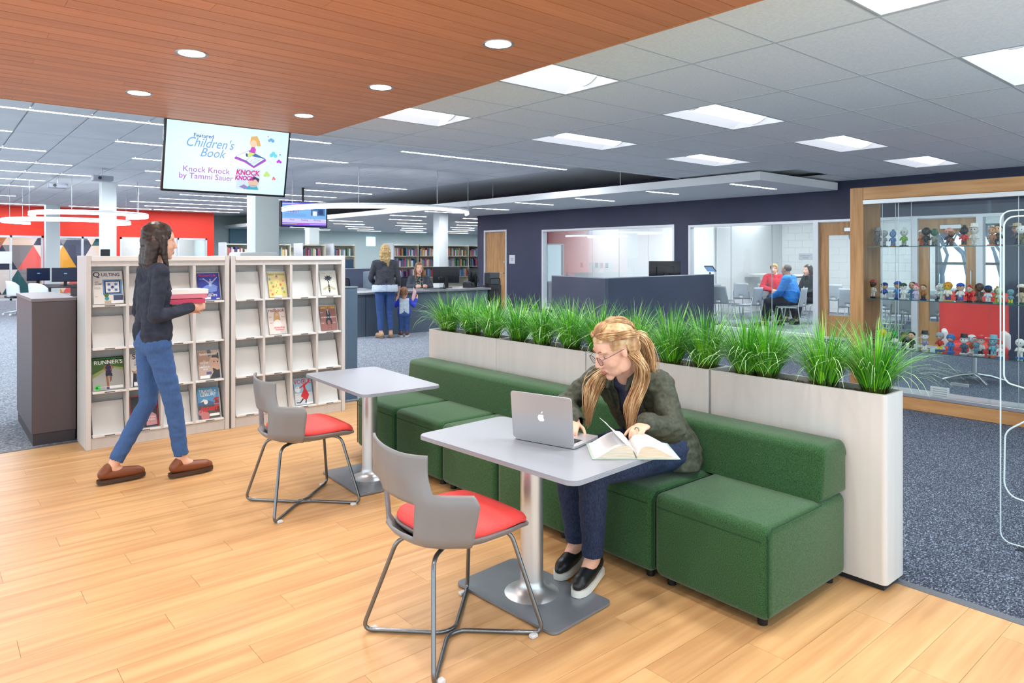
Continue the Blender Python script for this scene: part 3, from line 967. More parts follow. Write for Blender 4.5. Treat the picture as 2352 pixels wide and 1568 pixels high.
t2(-.35, .35, .135, .178, (74, 82, 214))
t2(-.35, -.1, .145, .157, (226, 196, 206), 1)
t2(-.1, .1, .145, .157, (232, 110, 150), 1)
t2(.1, .3, .145, .157, (226, 206, 216), 1)
t2(-.35, .35, -.178, -.135, (96, 70, 214))
t2(-.35, -.12, -.157, -.147, (236, 206, 160), 1)
t2(-.12, .08, -.157, -.147, (236, 100, 190), 1)
t2(.08, .35, -.157, -.147, (236, 160, 200), 1)
t2(-.35, .35, -.135, -.07, (206, 196, 236))
t2(.1, .33, -.02, .1, (66, 110, 160))
t2(.13, .2, -.02, .05, (226, 232, 240), 1)
t2(.22, .3, .0, .08, (30, 60, 120), 1)
text_mesh('Teach', .075, scr((150, 50, 130)), tv2, (-.19, -.004, .045), (PI / 2, 0, 0), 'screen_lettering')
text_mesh('SCHOLASTIC', .026, scr((90, 110, 160)), tv2, (-.17, -.004, .1), (PI / 2, 0, 0), 'screen_lettering')
for s_, x in (('Math', -.2), ('Reading', .0), ('Writing', .2)):
    text_mesh(s_, .036, scr((60, 70, 170)), tv2, (x, -.004, -.09), (PI / 2, 0, 0), 'screen_lettering')
for z in (.0, -.018, -.036):
    t2(-.32, .02, z - .003, z + .003, (90, 140, 206), 1)

# ---------------------------------------------------------------- tables
M_top = mat('table_top_grey', (146, 153, 165), .28)
M_base = noisy('table_base_grey_metal', (122, 128, 138), (136, 142, 152), (1, 1, 1), .3, metal=.3, nscale=4)


def table(x, y, rz, label, bw=.37, bl=.58):
    t = thing('cafe_table', label, 'table', (x, y, 0), rz, 'cafe tables')
    w, l = .27, .475
    b = MB()
    b.prism(rrect(-w, w, -l, l, .045, 6), .642, .655)
    b.prism(rrect(-w + .002, w - .002, -l + .002, l - .002, .045, 6), .655, .66)
    b.build('table_top', M_top, t, ang=30)
    b = MB().lathe([(.12, .014), (.105, .018), (.075, .03), (.055, .05), (.05, .075), (.05, .62), (.075, .635), (.075, .642)], seg=28)
    b.build('pedestal', M_alu, t)
    b = MB().prism(rrect(-bw / 2, bw / 2, -bl / 2, bl / 2, .03, 5), .004, .014)
    b.build('base_plate', M_base, t, ang=30)
    for sx in (-1, 1):
        for sy in (-1, 1):
            MB().lathe([(.014, 0), (.014, .005)], (sx * (bw / 2 - .03), sy * (bl / 2 - .03), 0), 10).build('glide', M_dark, t)
    return t


T1 = table(2.265, 4.15, R(-3), 'pale grey cafe table without anything on it, by the far end of the sofa', .42, .6)
T2 = table(2.03, 2.27, R(4), 'pale grey cafe table with a laptop and an open book on it', .37, .6)

# ---------------------------------------------------------------- shell chairs
M_shell = mat('grey_plastic_shell', (124, 125, 129), .38)
M_seat = noisy('coral_red_seat_fabric', (228, 62, 62), (240, 84, 82), (1, 1, 1), .7, .1, nscale=300)
M_rod = mat('chrome_grey_rod', (122, 127, 134), .25, .9)


def sstep(a, b, x):
    t = max(0, min(1, (x - a) / (b - a)))
    return t * t * (3 - 2 * t)


def make_chair(label, loc, rz):
    t = thing('shell_chair', label, 'chair', loc, rz, 'grey shell chairs with red seats')
    NU = 60
    zs = [.40, .415, .435, .46, .475, .505, .535, .56, .585, .6, .605, .618, .63, .645, .67, .70, .73, .75, .762]
    PL_ = [(0, -.238, 0), (.3, -.232, .085), (.5, -.216, .145), (.7, -.178, .2), (.85, -.13, .24), (1, -.082, .285)]

    def plan(a):
        for (a0, x0, y0), (a1, x1, y1) in zip(PL_, PL_[1:]):
            if a <= a1:
                q = (a - a0) / (a1 - a0)
                return x0 + (x1 - x0) * q, y0 + (y1 - y0) * q
        return PL_[-1][1:]

    b = MB()

    def fn(u, v):
        s = u * 2 - 1
        z = zs[int(round(v * (len(zs) - 1)))]
        a = abs(s)
        x, y = plan(a)
        y *= .86 + .14 * sstep(.43, .62, z)
        tt = sstep(.585, .70, z) if s < .35 else sstep(.585, .70, z) * (1 - (s - .35) / .65) + sstep(.57, .604, z) * (s - .35) / .65
        if s >= 0:
            xb, yb = -.252 + .075 * a * a, .29 * a
        else:
            xb, yb = -.252 + .05 * (a / .6) ** 2, .215 * a
        x, y = x + (xb - x) * tt, y + (yb - y) * tt
        if z < .46:
            q = (.46 - z) / .06
            x, y = x * (1 - .45 * q * q), y * (1 - .45 * q * q)
        return Vector((x, y if s >= 0 else -y, z))

    def skip(i, j):
        s = (i + .5) / NU * 2 - 1
        z = (zs[j] + zs[j + 1]) / 2
        if s < -.6 and z > .631:
            return True
        if s > .74 and z < .602:
            return True
        return -.34 < s < .6 and .462 < z < .575

    b.grid(fn, NU, len(zs) - 1, skip)
    o = b.build('shell', M_shell, t)
    md = o.modifiers.new('thick', 'SOLIDIFY')
    md.thickness = .011
    md.offset = 0
    # seat pan and cushion

    def outline(a, k=1.0):
        c, s_ = math.cos(a), math.sin(a)
        e = .55
        x = (abs(c) ** e) * (1 if c > 0 else -1)
        y = (abs(s_) ** e) * (1 if s_ > 0 else -1)
        fx = .29 if x > 0 else .19
        return x * fx * k, y * (.222 if x > -.3 else .222 * (1 - .25 * (-x - .3))) * k

    n = 40

    def rings(lst, name, m):
        b = MB()
        vs, fs = [], []
        for k, z in lst:
            for i in range(n):
                x, y = outline(2 * PI * i / n, k)
                vs.append((x, y, z - .03 * sstep(.17, .29, x) + .012 * (x < 0) * min(1, -x / .18)))
        for r_ in range(len(lst) - 1):
            for i in range(n):
                i2 = (i + 1) % n
                fs.append((r_ * n + i, r_ * n + i2, (r_ + 1) * n + i2, (r_ + 1) * n + i))
        fs.append(tuple(range(n))[::-1])
        fs.append(tuple((len(lst) - 1) * n + i for i in range(n)))
        b.add(vs, fs)
        return b.build(name, m, t, ang=60)

    rings([(.55, .392), (.9, .418), (.99, .436), (1.0, .443), (.97, .446)], 'seat_pan', M_shell)
    rings([(.93, .444), (.965, .45), (.97, .462), (.94, .474), (.85, .482), (.5, .487), (.2, .487)], 'seat_cushion', M_seat)
    b = MB().rbox(-.1, .1, -.06, .06, .375, .40, .01, 2)
    b.build('under_frame', mat('dark_grey_bracket', (90, 94, 100), .5), t)
    for sy in (-1, 1):
        y0 = .245 * sy
        pts = [(.10, .07 * sy, .398), (.19, .13 * sy, .396), (.265, y0, .011), (.03, .014 * sy, .011), (-.03, .014 * sy, .011), (-.255, y0, .011), (-.17, .12 * sy, .385), (-.06, .06 * sy, .392)]
        b = MB().tube(fillet(pts, .045, 6), .0085, 10)
        b.build('leg_rod', M_rod, t)
        for x in (.225, -.215):
            MB().rbox(x - .016, x + .016, y0 * .93 - .012, y0 * .93 + .012, 0, .014, .003, 1).build('foot_glide', mat('clear_glide', (206, 208, 212), .3), t)
    return t


make_chair('grey shell chair with red seat at the near table, closest to the viewer', (1.578, 2.235, 0), R(1))
make_chair('grey shell chair with red seat at the far table, beside the magazine rack', (1.73, 4.0, 0), R(-2))

# ---------------------------------------------------------------- green sofa
M_green = noisy('green_wool_felt', (20, 56, 28), (60, 104, 62), (1, 1, 1), .95, .3, nscale=260, lo=.3, hi=.72, detail=3, dist=.004, sheen=.25, spec=.2)
M_seam = mat('green_seam', (24, 66, 38), .95)


def sofa(y0, label, n):
    t = thing('sofa', label, 'sofa', (2.86, y0, 0), 0, 'green modular sofas')
    w = .565
    for k in range(n):
        MB().rbox(-.343, .34, k * w + .002, (k + 1) * w - .002, .035, .412, .04, 5).build('seat', M_green, t)
        o = t.children[-1]
        b = MB()
        for yy in (k * w + .004, (k + 1) * w - .004):
            b.tube([(-.345 + .012, yy, .06), (-.345 + .012, yy, .37), (-.30, yy, .402), (.1, yy, .402)], .0035, 6)
        b.tube([(-.3445, k * w + .03, .352), (-.3445, (k + 1) * w - .03, .352)], .002, 5)
        b.build('piping', M_seam, o)
    b = MB()
    pr = [(.10, .41), (.345, .41), (.345, .62)] + [(.345 - .05 + .05 * math.cos(R(a)), .60 + .05 * math.sin(R(a))) for a in (20, 45, 70, 90)] + [(.19, .648)] + \
         [(.155 + .035 * math.cos(R(a)), .612 + .035 * math.sin(R(a))) for a in (100, 130, 160, 180)]
    bm = bmesh.new()
    vs0 = [bm.verts.new((x, .004, z)) for x, z in pr]
    f = bm.faces.new(vs0)
    ex = bmesh.ops.extrude_face_region(bm, geom=[f])
    for v in ex['geom']:
        if isinstance(v, bmesh.types.BMVert):
            v.co.y = n * w - .004
    bmesh.ops.recalc_face_normals(bm, faces=bm.faces)
    bmesh.ops.bevel(bm, geom=[e for e in bm.edges if abs(e.verts[0].co.y - e.verts[1].co.y) < 1e-6], offset=.022, segments=3, profile=.5, affect='EDGES')
    bm.verts.index_update()
    b.add([v.co.copy() for v in bm.verts], [[v.index for v in f.verts] for f in bm.faces])
    bm.free()
    b.build('backrest', M_green, t)
    for k in range(n):
        for x in (-.28, .28):
            for yy in (.06, w - .06):
                MB().lathe([(.02, 0), (.022, .036)], (x, k * w + yy, 0), 10).build('foot', M_black, t)
    return t


sofa(1.432, 'green felt sofa the blonde woman sits on, nearer part of the long bench', 2)
sofa(1.432 + 1.13, 'green felt sofa behind the empty table, farther part of the long bench', 4)

# ---------------------------------------------------------------- planters and grass
M_pl = noisy('planter_white_laminate', (208, 208, 209), (214, 214, 215), (9, 9, .5), .35, nscale=2)
M_liner = mat('planter_liner', (34, 38, 42), .45)
M_grav = noisy('gravel', (86, 66, 52), (176, 152, 130), (1, 1, 1), .9, nscale=40)
PLY = [1.272, 2.18, 3.088, 3.996]
PLL = ['nearest white planter box at the end of the sofa, with the end face showing', 'white planter box directly behind the seated woman', 'third white planter box from the near end, behind the laptop',
       'farthest white planter box, its left end by the grey carpet']
for k, y0 in enumerate(PLY):
    t = thing('planter_box', PLL[k], 'planter', (3.32, y0, 0), 0, 'white planter boxes')
    w, l, h = .1, .904, .868
    b = MB()
    outer = rrect(-w, w, .002, l, .022 if k in (0, 3) else .004, 5)
    inner = rrect(-w + .012, w - .012, .014, l - .012, .014 if k in (0, 3) else .004, 5)
    n = len(outer)
    vs = [(x, y, .03) for x, y in outer] + [(x, y, h) for x, y in outer] + [(x, y, h) for x, y in inner] + [(x, y, .7) for x, y in inner]
    fs = []
    for i in range(n):
        j = (i + 1) % n
        fs += [(i, j, n + j, n + i), (n + i, n + j, 2 * n + j, 2 * n + i), (2 * n + i, 2 * n + j, 3 * n + j, 3 * n + i)]
    fs += [tuple(range(n))[::-1], tuple(3 * n + i for i in range(n))]
    b.add(vs, fs)
    b.build('box', M_pl, t, ang=30)
    MB().box(-w + .02, w - .02, .02, l - .02, 0, .03).build('plinth', M_dark, t)
    for q in range(2):
        ya = .02 + q * (l - .03) / 2
        MB().rbox(-w + .014, w - .014, ya, ya + (l - .05) / 2, .74, .845, .01, 1).build('liner', M_liner, t)
    rg = random.Random(k)
    b = MB()
    for q in range(150):
        r_ = rg.uniform(.006, .012)
        b.ell((rg.uniform(-.075, .075), rg.uniform(.04, l - .04), .846), (r_, r_ * rg.uniform(.7, 1.2), r_ * .7), nu=5, nv=4)
    o = b.build('gravel', M_grav, t)
    o['kind'] = 'stuff'
M_gr = [noisy('grass_bright', (96, 190, 24), (150, 226, 48), (1, 1, 1), .45, nscale=6, rnd=.06), noisy('grass_mid', (56, 136, 38), (90, 168, 58), (1, 1, 1), .45, nscale=6, rnd=.06),
        noisy('grass_pale', (124, 172, 108), (164, 204, 140), (1, 1, 1), .45, nscale=6), noisy('grass_base', (58, 70, 22), (86, 104, 30), (1, 1, 1), .6, nscale=6)]


def grass_mesh(seed, nblades=420, spread=1.0):
    rg = random.Random(seed)
    b = MB()
    for q in range(nblades):
        a = rg.uniform(0, 2 * PI)
        r0 = .048 * math.sqrt(rg.random())
        outer = rg.random()
        ln = rg.uniform(.2, .4) if outer > .17 else rg.uniform(.3, .52)
        lean = rg.uniform(.1, 1.25) * spread if outer > .17 else rg.uniform(1.0, 1.7)
        bend = rg.uniform(.1, .9) if outer > .17 else rg.uniform(.9, 1.9)
        w0 = rg.uniform(.0018, .0034)
        dx, dy = math.cos(a), math.sin(a)
        px, py, pz = r0 * math.cos(a + rg.uniform(-.6, .6)), r0 * math.sin(a), 0
        th = lean * .35
        n = 7
        vs, fs = [], []
        nx, ny = -dy, dx
        for i in range(n + 1):
            u = i / n
            w = w0 * (1 - u ** 2.2) + .0002
            vs += [(px - nx * w, py - ny * w, pz), (px + nx * w, py + ny * w, pz)]
            st = ln / n
            px += dx * math.sin(th) * st
            py += dy * math.sin(th) * st
            pz += math.cos(th) * st
            th += (lean * .65 + bend * u) / n * 1.3
        o = len(b.v)
        b.v += vs
        c = rg.random()
        top = 2 if outer <= .17 or c > .86 else (0 if c < .42 else 1)
        for i in range(n):
            b.f.append((o + 2 * i, o + 2 * i + 1, o + 2 * i + 3, o + 2 * i + 2))
            b.mi.append(3 if i < 1 else (0 if (i < 4 and top == 0) else (1 if i < 4 else (top if top != 0 else (1 if c < .2 else 0)))))
    return b.mesh('blades', M_gr, True, 180)


gm = [grass_mesh(s) for s in (1, 2, 3, 4)]
py_ = [4.72, 4.42, 4.13, 3.86, 3.58, 3.32, 3.04, 2.78, 2.48, 2.27, 2.00, 1.90, 1.585, 1.365]
wh = ['at the far left end', 'second from the far left end', 'third from the far left end', 'fourth from the far left end', 'fifth from the far left end', 'just left of the seated woman',
      'behind the seated woman, touching the left of her hair', 'directly behind the head of the seated woman', 'right behind the hair of the seated woman', 'left of the middle gap, right of the seated woman',
      'fourth from the near end', 'third from the near end', 'second from the near end', 'at the near right end, with long drooping blades']
for k, y in enumerate(py_):
    t = thing('potted_grass', f'clump of bright green grass in the planter, {wh[k]}', 'plant', (3.315 + (.012 if k % 2 else -.015), y, .84), k * 1.7, 'clumps of grass in the planters')
    put('blades', gm[k % 4], t)
    MB().lathe([(.04, .0), (.052, .012), (.03, .02)], seg=12).build('root_ball', mat('soil', (54, 44, 34), .95), t)
# ---------------------------------------------------------------- laptop and open book on the near table
t = thing('laptop', 'silver laptop open on the near table, lid towards the viewer', 'laptop', (2.06, 2.227, .6605), R(-90 + 14.8))
# local: +y away from lid hinge towards the user is -y after the turn; hinge along local x
M_al = mat('laptop_aluminium', (186, 189, 195), .3, .6)
t.rotation_euler = (0, 0, R(104.9))
# local x runs along the hinge, local -y points to the woman
MB().prism(rrect(-.155, .155, -.222, 0, .014, 4), .002, .012).build('base', M_al, t, ang=30)
MB().box(-.13, .13, -.115, -.018, .0121, .0126).build('keyboard_deck', M_black, t)
keys = MB().box(-.0072, .0072, -.0062, .0062, 0, .0012).mesh('key', mat('key_black', (30, 30, 34), .5), False)
for r_ in range(5):
    for c_ in range(13):
        put('key', keys, t, (-.118 + c_ * .0197, -.028 - r_ * .019, .0126))
MB().prism(rrect(-.05, .05, -.205, -.13, .004, 3), .012, .0124).build('trackpad', mat('trackpad_grey', (186, 189, 194), .35, .3), t)
lid = MB().prism(rrect(-.155, .155, 0, .21, .012, 4), 0, .006).build('lid', M_al, t, (0, .002, .012), ang=30)
lid.rotation_euler = (R(96), 0, PI)
MB().prism(rrect(-.146, .146, .008, .2, .004, 3), -.0006, 0).build('screen', mat('laptop_screen', (20, 22, 26), .2, emit=.5, ecol=(200, 215, 235)), lid)
ap = []
for a in range(0, 360, 12):
    r_ = .0155 + .0022 * abs(math.cos(R(a))) - .0028 * max(0, math.cos(R(a - 90))) ** 10 - .0022 * max(0, math.cos(R(a + 90))) ** 14
    x, y = r_ * math.cos(R(a)) * .95, r_ * math.sin(R(a))
    d = math.hypot(x - .0195, y - .003)
    if d < .009:
        x = .0195 - math.sqrt(max(0, .009 ** 2 - (y - .003) ** 2))
    ap.append((x, y + .107))
M_logo = mat('logo_white', (250, 250, 252), .35, emit=.35)
lg = MB()
lg.prism(ap, .006, .0066)
lg.prism([(.0005, .126), (.002, .132), (.0075, .137), (.0085, .1365), (.007, .1305), (.002, .1265)], .006, .0066)
o = lg.build('fruit_logo', M_logo, lid, smooth=False)
o['label'] = 'white apple-shaped logo'

# the near edge of the lid faces the viewer
bk = thing('open_book', 'thick open hardcover book lying at the corner of the near table', 'book', (2.263, 1.906, .6605), R(50))
# local x = spread direction reversed below: spine along local x (towards the reader), pages spread along local y
M_cov = noisy('book_cover_pale_green', (150, 178, 174), (176, 200, 194), (1, 1, 1), .5, nscale=12)
M_page = mat('book_pages', (236, 236, 238), .8)
M_edge = noisy('page_edges', (196, 184, 164), (226, 216, 198), (1, 1, 60), .8, nscale=12)
MB().rbox(-.118, .118, -.178, .178, 0, .003, .001, 1).build('cover', M_cov, bk)
for s in (-1, 1):
    pr = []
    n = 12
    for i in range(n + 1):
        u = i / n
        pr.append((s * (.004 + .162 * u), .004 + .05 * (math.sin(PI * min(1, u * 1.06) ** .55) * .9 + .1 * (1 - u)) * (1 if s < 0 else 1.1)))
    b = MB()
    b.cur = 1
    b.prism(pr + [(s * .168, .003), (s * .004, .003)], -.113, .113, 'x')
    b.cur = 0
    b.grid(lambda u, v: (-.1132 + .2264 * v, pr[min(n, int(u * n + .5))][0], pr[min(n, int(u * n + .5))][1] + .0006), n, 1)
    b.build('page_block', [M_page, M_edge], bk, ang=30)
    b = MB()
    for r_ in range(17):
        x = .095 - r_ * .011
        b.grid(lambda u, v: (x - .0028 * v, s * (.03 + .118 * u), pr[min(n, int((.16 + .73 * u) * n + .5))][1] + .0012), 10, 1)
    o = b.build('printed_text', mat('page_print', (206, 206, 206), .8), bk)
    o['kind'] = 'stuff'
# the leaf lifted by her hand
b = MB()
b.grid(lambda u, v: (-.113 + .226 * v, .004 + .135 * u - .02 * u * u, .03 + .085 * u ** 1.1 + .03 * u * (1 - v)), 10, 4)
o = b.build('lifted_leaf', M_page, bk)
md = o.modifiers.new('t', 'SOLIDIFY')
md.thickness = .0012

# ---------------------------------------------------------------- display case
t = thing('display_case', 'tall oak framed glass display case full of small figurines', 'display case', (7.23, 3.21, 0))
L_ = -4.4
MB().rbox(0, .42, -.13, 0, 0, 2.165, .004, 1).build('side_post', M_oak, t)
MB().rbox(0, .42, L_, -.13, 2.04, 2.165, .004, 1).build('header', M_oakh, t)
MB().box(.02, .4, L_, -.02, 2.165, 2.17).build('bounce_cover', mat('bounce_cover_grey', (92, 96, 104), .6), t)  # unseen cover, added to stop warm bounce off the oak onto the ceiling
MB().rbox(0, .42, L_, -.13, 0, .125, .004, 1).build('plinth', M_oakh, t)
MB().box(.004, .416, L_, -.13, .125, .135).build('case_floor', mat('case_floor_white', (196, 198, 204), .35), t)
MB().rbox(-.004, .03, L_, -.128, 1.995, 2.04, .003, 1).build('top_track', M_alu, t)
MB().rbox(-.004, .03, L_, -.128, .125, .16, .003, 1).build('bottom_track', M_alu, t)
for y0, y1, x in ((-1.23, -.131, .008), (-2.33, -1.2, .018), (-3.45, -2.3, .008)):
    MB().box(x, x + .005, y0, y1, .135, 2.0).build('sliding_pane', M_case, t)
MB().box(.40, .405, L_, -.13, .135, 2.04).build('back_pane', M_case, t)
M_sg = glassy('shelf_glass', (200, 226, 224), .03)
M_se = mat('shelf_glass_edge', (52, 96, 100), .15)
SHZ = [1.572, 1.052, .565]
for z in SHZ:
    b = MB()
    b.box(.05, .39, -3.6, -.15, z - .008, z)
    sh = b.build('glass_shelf', M_sg, t)
    MB().box(.048, .05, -3.6, -.15, z - .008, z).box(.05, .39, -.15, -.148, z - .008, z).build('shelf_edge', M_se, sh)
for y in (-.29, -.44, -1.42):
    for x in (.06, .38):
        MB().tube([(x, y, .135), (x, y, 2.04)], .003, 6).build('cable', M_alu, t)
for y in (-.5, -1.0, -1.5):
    MB().lathe([(.001, -.002), (.03, -.002), (.034, 0), (.034, .004)], (.2, y, 2.036), 14).build('case_light', mat('case_light', (255, 255, 250), .4, emit=6), t)
MB().rbox(.032, .05, -1.05, -.9, .28, .31, .003, 1).build('lock_bar', M_alu, t)
c = thing('sign_card', 'small white information card standing inside the display case floor', 'sign', (7.27, 2.42, .136))
MB().rbox(-.001, .002, -.1, .06, 0, .115, .0008, 1).build('card', mat('card_white', (232, 234, 236), .4), c)
for z in (.03, .05, .07, .09):
    MB().box(-.0018, -.001, -.08, .04, z, z + .004).build('print_line', mat('card_print', (130, 134, 140), .6), c)


def fig_col(n, c):
    return mat('figurine_%d_%d_%d' % c, c, .3)


def figurine(y, shelf, h, base, body, legs, skin, head, hat, label, x=7.43, shape=0):
    """a generic bobblehead: base, legs, body with arms, oversized head, hair or hat"""
    z = SHZ[shelf]
    t = thing('bobblehead_figurine', label, 'figurine', (x, y, z), R(180), 'bobblehead figurines in the display case')
    t.scale = (h / .15,) * 3
    f = lambda c: fig_col('', c)
    (MB().rbox(-.026, .026, -.03, .03, 0, .009, .002, 1) if shape % 2 else MB().lathe([(.03, 0), (.031, .004), (.028, .009)], seg=14)).build('base', f(base), t)
    b = MB()
    for s in (-1, 1):
        b.cap((0, s * .011, .012), .009, (0, s * .01, .045), .0105, 8)
        b.ell((.006, s * .012, .013), (.013, .008, .006), nu=8, nv=5)
    b.build('legs', f(legs), t)
    b = MB()
    b.cap((0, 0, .05), .017, (0, 0, .075), .019, 10)
    for s in (-1, 1):
        b.cap((0, s * .02, .078), .008, (.008, s * .03, .058), .007, 8)
        b.cap((.008, s * .03, .058), .007, (.022, s * .018, .062), .006, 8)
    b.build('body', f(body), t)
    b = MB()
    b.ell((.002, 0, .122), (.028, .029, .032), nu=14, nv=9)
    b.ell((.029, 0, .118), (.006, .005, .006), nu=6, nv=4)
    for s in (-1, 1):
        b.ell((0, s * .029, .12), (.006, .005, .009), nu=6, nv=4)
    hd = b.build('head', f(skin), t)
    b = MB()
    for s in (-1, 1):
        b.ell((.027, s * .011, .127), (.004, .004, .005), nu=6, nv=4)
    b.build('eyes', f((24, 24, 30)), hd)
    b = MB()
    if hat == 'cap':
        b.ell((-.002, 0, .136), (.031, .032, .024), nu=14, nv=7)
        b.rbox(.02, .05, -.02, .02, .136, .141, .002, 1)
    elif hat == 'top':
        b.lathe([(.042, .146), (.042, .149), (.027, .151), (.025, .178), (.001, .178)], (-.002, 0, 0), 14)
    elif hat == 'brim':
        b.lathe([(.054, .144), (.056, .148), (.028, .15), (.026, .166), (.001, .17)], (-.002, 0, 0), 16)
    elif hat == 'hair':
        b.ell((-.006, 0, .132), (.03, .0315, .028), nu=12, nv=7)
    elif hat == 'round':
        b.ell((-.003, 0, .128), (.034, .035, .033), nu=12, nv=8)
    elif hat == 'bun':
        b.ell((-.006, 0, .134), (.03, .031, .025), nu=12, nv=7)
        b.ell((-.01, 0, .163), (.014, .014, .012), nu=8, nv=5)
    b.build('hat' if hat in ('cap', 'top', 'brim') else 'hair', f(head), t)
    return t


SK, DK, GY_ = (226, 180, 146), (74, 48, 38), (150, 156, 160)
ORD = ['first', 'second', 'third', 'fourth', 'fifth', 'sixth', 'seventh', 'eighth', 'ninth', 'tenth', 'eleventh', 'twelfth', 'thirteenth', 'fourteenth', 'fifteenth', 'sixteenth', 'seventeenth', 'eighteenth', 'nineteenth', 'twentieth']
TOPS = [(3.02, .165, (206, 160, 50), (120, 126, 132), (110, 114, 120), (140, 146, 150), (150, 156, 160), 'top', 'silver grey'), (2.948, .155, (40, 40, 40), (150, 156, 162), (140, 146, 150), (160, 166, 170), (170, 176, 180), 'round', 'plain silver'),
        (2.876, .15, (206, 150, 60), (96, 136, 190), (90, 126, 180), (120, 156, 206), (110, 146, 196), 'bun', 'light blue'), (2.76, .165, (50, 44, 40), (120, 176, 60), (150, 160, 150), (206, 210, 206), (222, 226, 224), 'bun', 'green and white'),
        (2.633, .155, (50, 40, 36), (222, 110, 40), (210, 100, 40), SK, (236, 236, 230), 'cap', 'orange suited'), (2.562, .17, (30, 30, 34), (26, 28, 36), (24, 26, 32), (28, 30, 38), (24, 24, 30), 'round', 'black'),
        (2.501, .16, (60, 50, 40), (150, 156, 150), (96, 110, 100), (70, 120, 96), (64, 110, 90), 'hair', 'dark green faced'), (2.398, .165, (50, 46, 40), (40, 50, 80), (50, 120, 170), (236, 170, 150), (236, 170, 150), 'round', 'pink headed'),
        (2.356, .13, (40, 30, 26), (130, 84, 56), (110, 74, 50), (40, 30, 24), (150, 96, 60), 'round', 'brown hooded'), (2.24, .17, (230, 140, 40), (214, 40, 40), (28, 28, 32), (34, 34, 38), (26, 26, 30), 'bun', 'black and red'),
        (2.187, .18, (236, 236, 230), (238, 238, 236), (232, 232, 230), (240, 236, 230), (244, 244, 240), 'top', 'tall white'), (2.017, .165, (226, 120, 60), (180, 120, 80), (120, 84, 60), (206, 150, 110), (150, 100, 70), 'hair', 'tan, half hidden'),
        (1.98, .18, (50, 40, 40), (24, 26, 34), (50, 70, 110), SK, (50, 38, 30), 'hair', 'dark suited'), (1.854, .18, (70, 60, 50), (70, 84, 110), (60, 80, 130), SK, (206, 190, 160), 'brim', 'wide brimmed hat'), (1.808, .165, (90, 90, 70), (110, 110, 70), (100, 100, 66), (238, 238, 236), (244, 244, 244), 'round', 'white headed')]
MIDS = [(3.069, .175, (40, 36, 36), (226, 222, 210), (222, 218, 206), DK, (170, 40, 40), 'cap', 'red capped ballplayer'), (2.943, .15, (206, 206, 210), (60, 90, 170), (232, 232, 232), SK, (40, 70, 150), 'cap', 'blue capped'), (2.829, .165, (40, 70, 140), (90, 150, 214), (60, 100, 190), SK, (50, 90, 190), 'cap', 'light blue'),
        (2.765, .15, (226, 226, 226), (236, 236, 234), (232, 232, 230), (236, 230, 224), (50, 90, 70), 'cap', 'white, green topped'), (2.719, .16, (120, 170, 200), (110, 170, 206), (100, 160, 206), SK, (56, 40, 34), 'hair', 'brown haired'), (2.651, .14, (196, 190, 220), (206, 196, 226), (200, 190, 220), (236, 200, 196), (214, 70, 90), 'bun', 'pale lilac'),
        (2.597, .14, (34, 60, 130), (170, 110, 60), (34, 34, 40), SK, (50, 44, 40), 'hair', 'black suited'), (2.484, .14, (40, 44, 60), (232, 234, 236), (40, 40, 44), (232, 232, 230), (226, 226, 226), 'bun', 'white'), (2.432, .15, (206, 222, 212), (206, 226, 216), (200, 220, 210), (214, 230, 222), (206, 226, 216), 'round', 'pale green'),
        (2.373, .17, (220, 176, 60), (240, 238, 226), (40, 60, 120), (240, 200, 60), (226, 150, 40), 'round', 'yellow headed'), (2.326, .1, (120, 50, 40), (140, 70, 60), (120, 50, 44), (150, 90, 76), (120, 60, 50), 'hair', 'small brown'), (2.269, .165, (150, 90, 60), (236, 236, 236), (60, 100, 180), SK, (40, 80, 190), 'cap', 'white shirted'),
        (2.207, .14, (40, 30, 30), (196, 30, 44), (190, 30, 40), (226, 200, 180), (196, 34, 44), 'bun', 'bright red'), (2.155, .14, (30, 80, 60), (60, 140, 70), (230, 206, 60), (206, 150, 110), (40, 150, 80), 'cap', 'green capped'), (2.125, .165, (80, 30, 30), (90, 60, 50), (80, 50, 46), (110, 76, 60), (76, 44, 34), 'round', 'brown haired large'),
        (2.048, .15, (40, 40, 50), (226, 230, 236), (222, 226, 232), DK, (30, 50, 120), 'cap', 'navy capped'), (2.005, .13, (236, 220, 60), (200, 180, 110), (236, 226, 80), (190, 170, 110), (170, 150, 90), 'bun', 'mustard'), (1.96, .13, (50, 160, 70), (190, 214, 190), (180, 206, 180), (206, 226, 200), (196, 220, 190), 'round', 'pale green small'),
        (1.884, .12, (50, 160, 80), (110, 160, 170), (236, 220, 70), (120, 170, 180), (110, 160, 174), 'round', 'teal'), (1.82, .165, (40, 100, 60), (206, 190, 160), (200, 180, 150), DK, (230, 220, 206), 'cap', 'cream capped')]
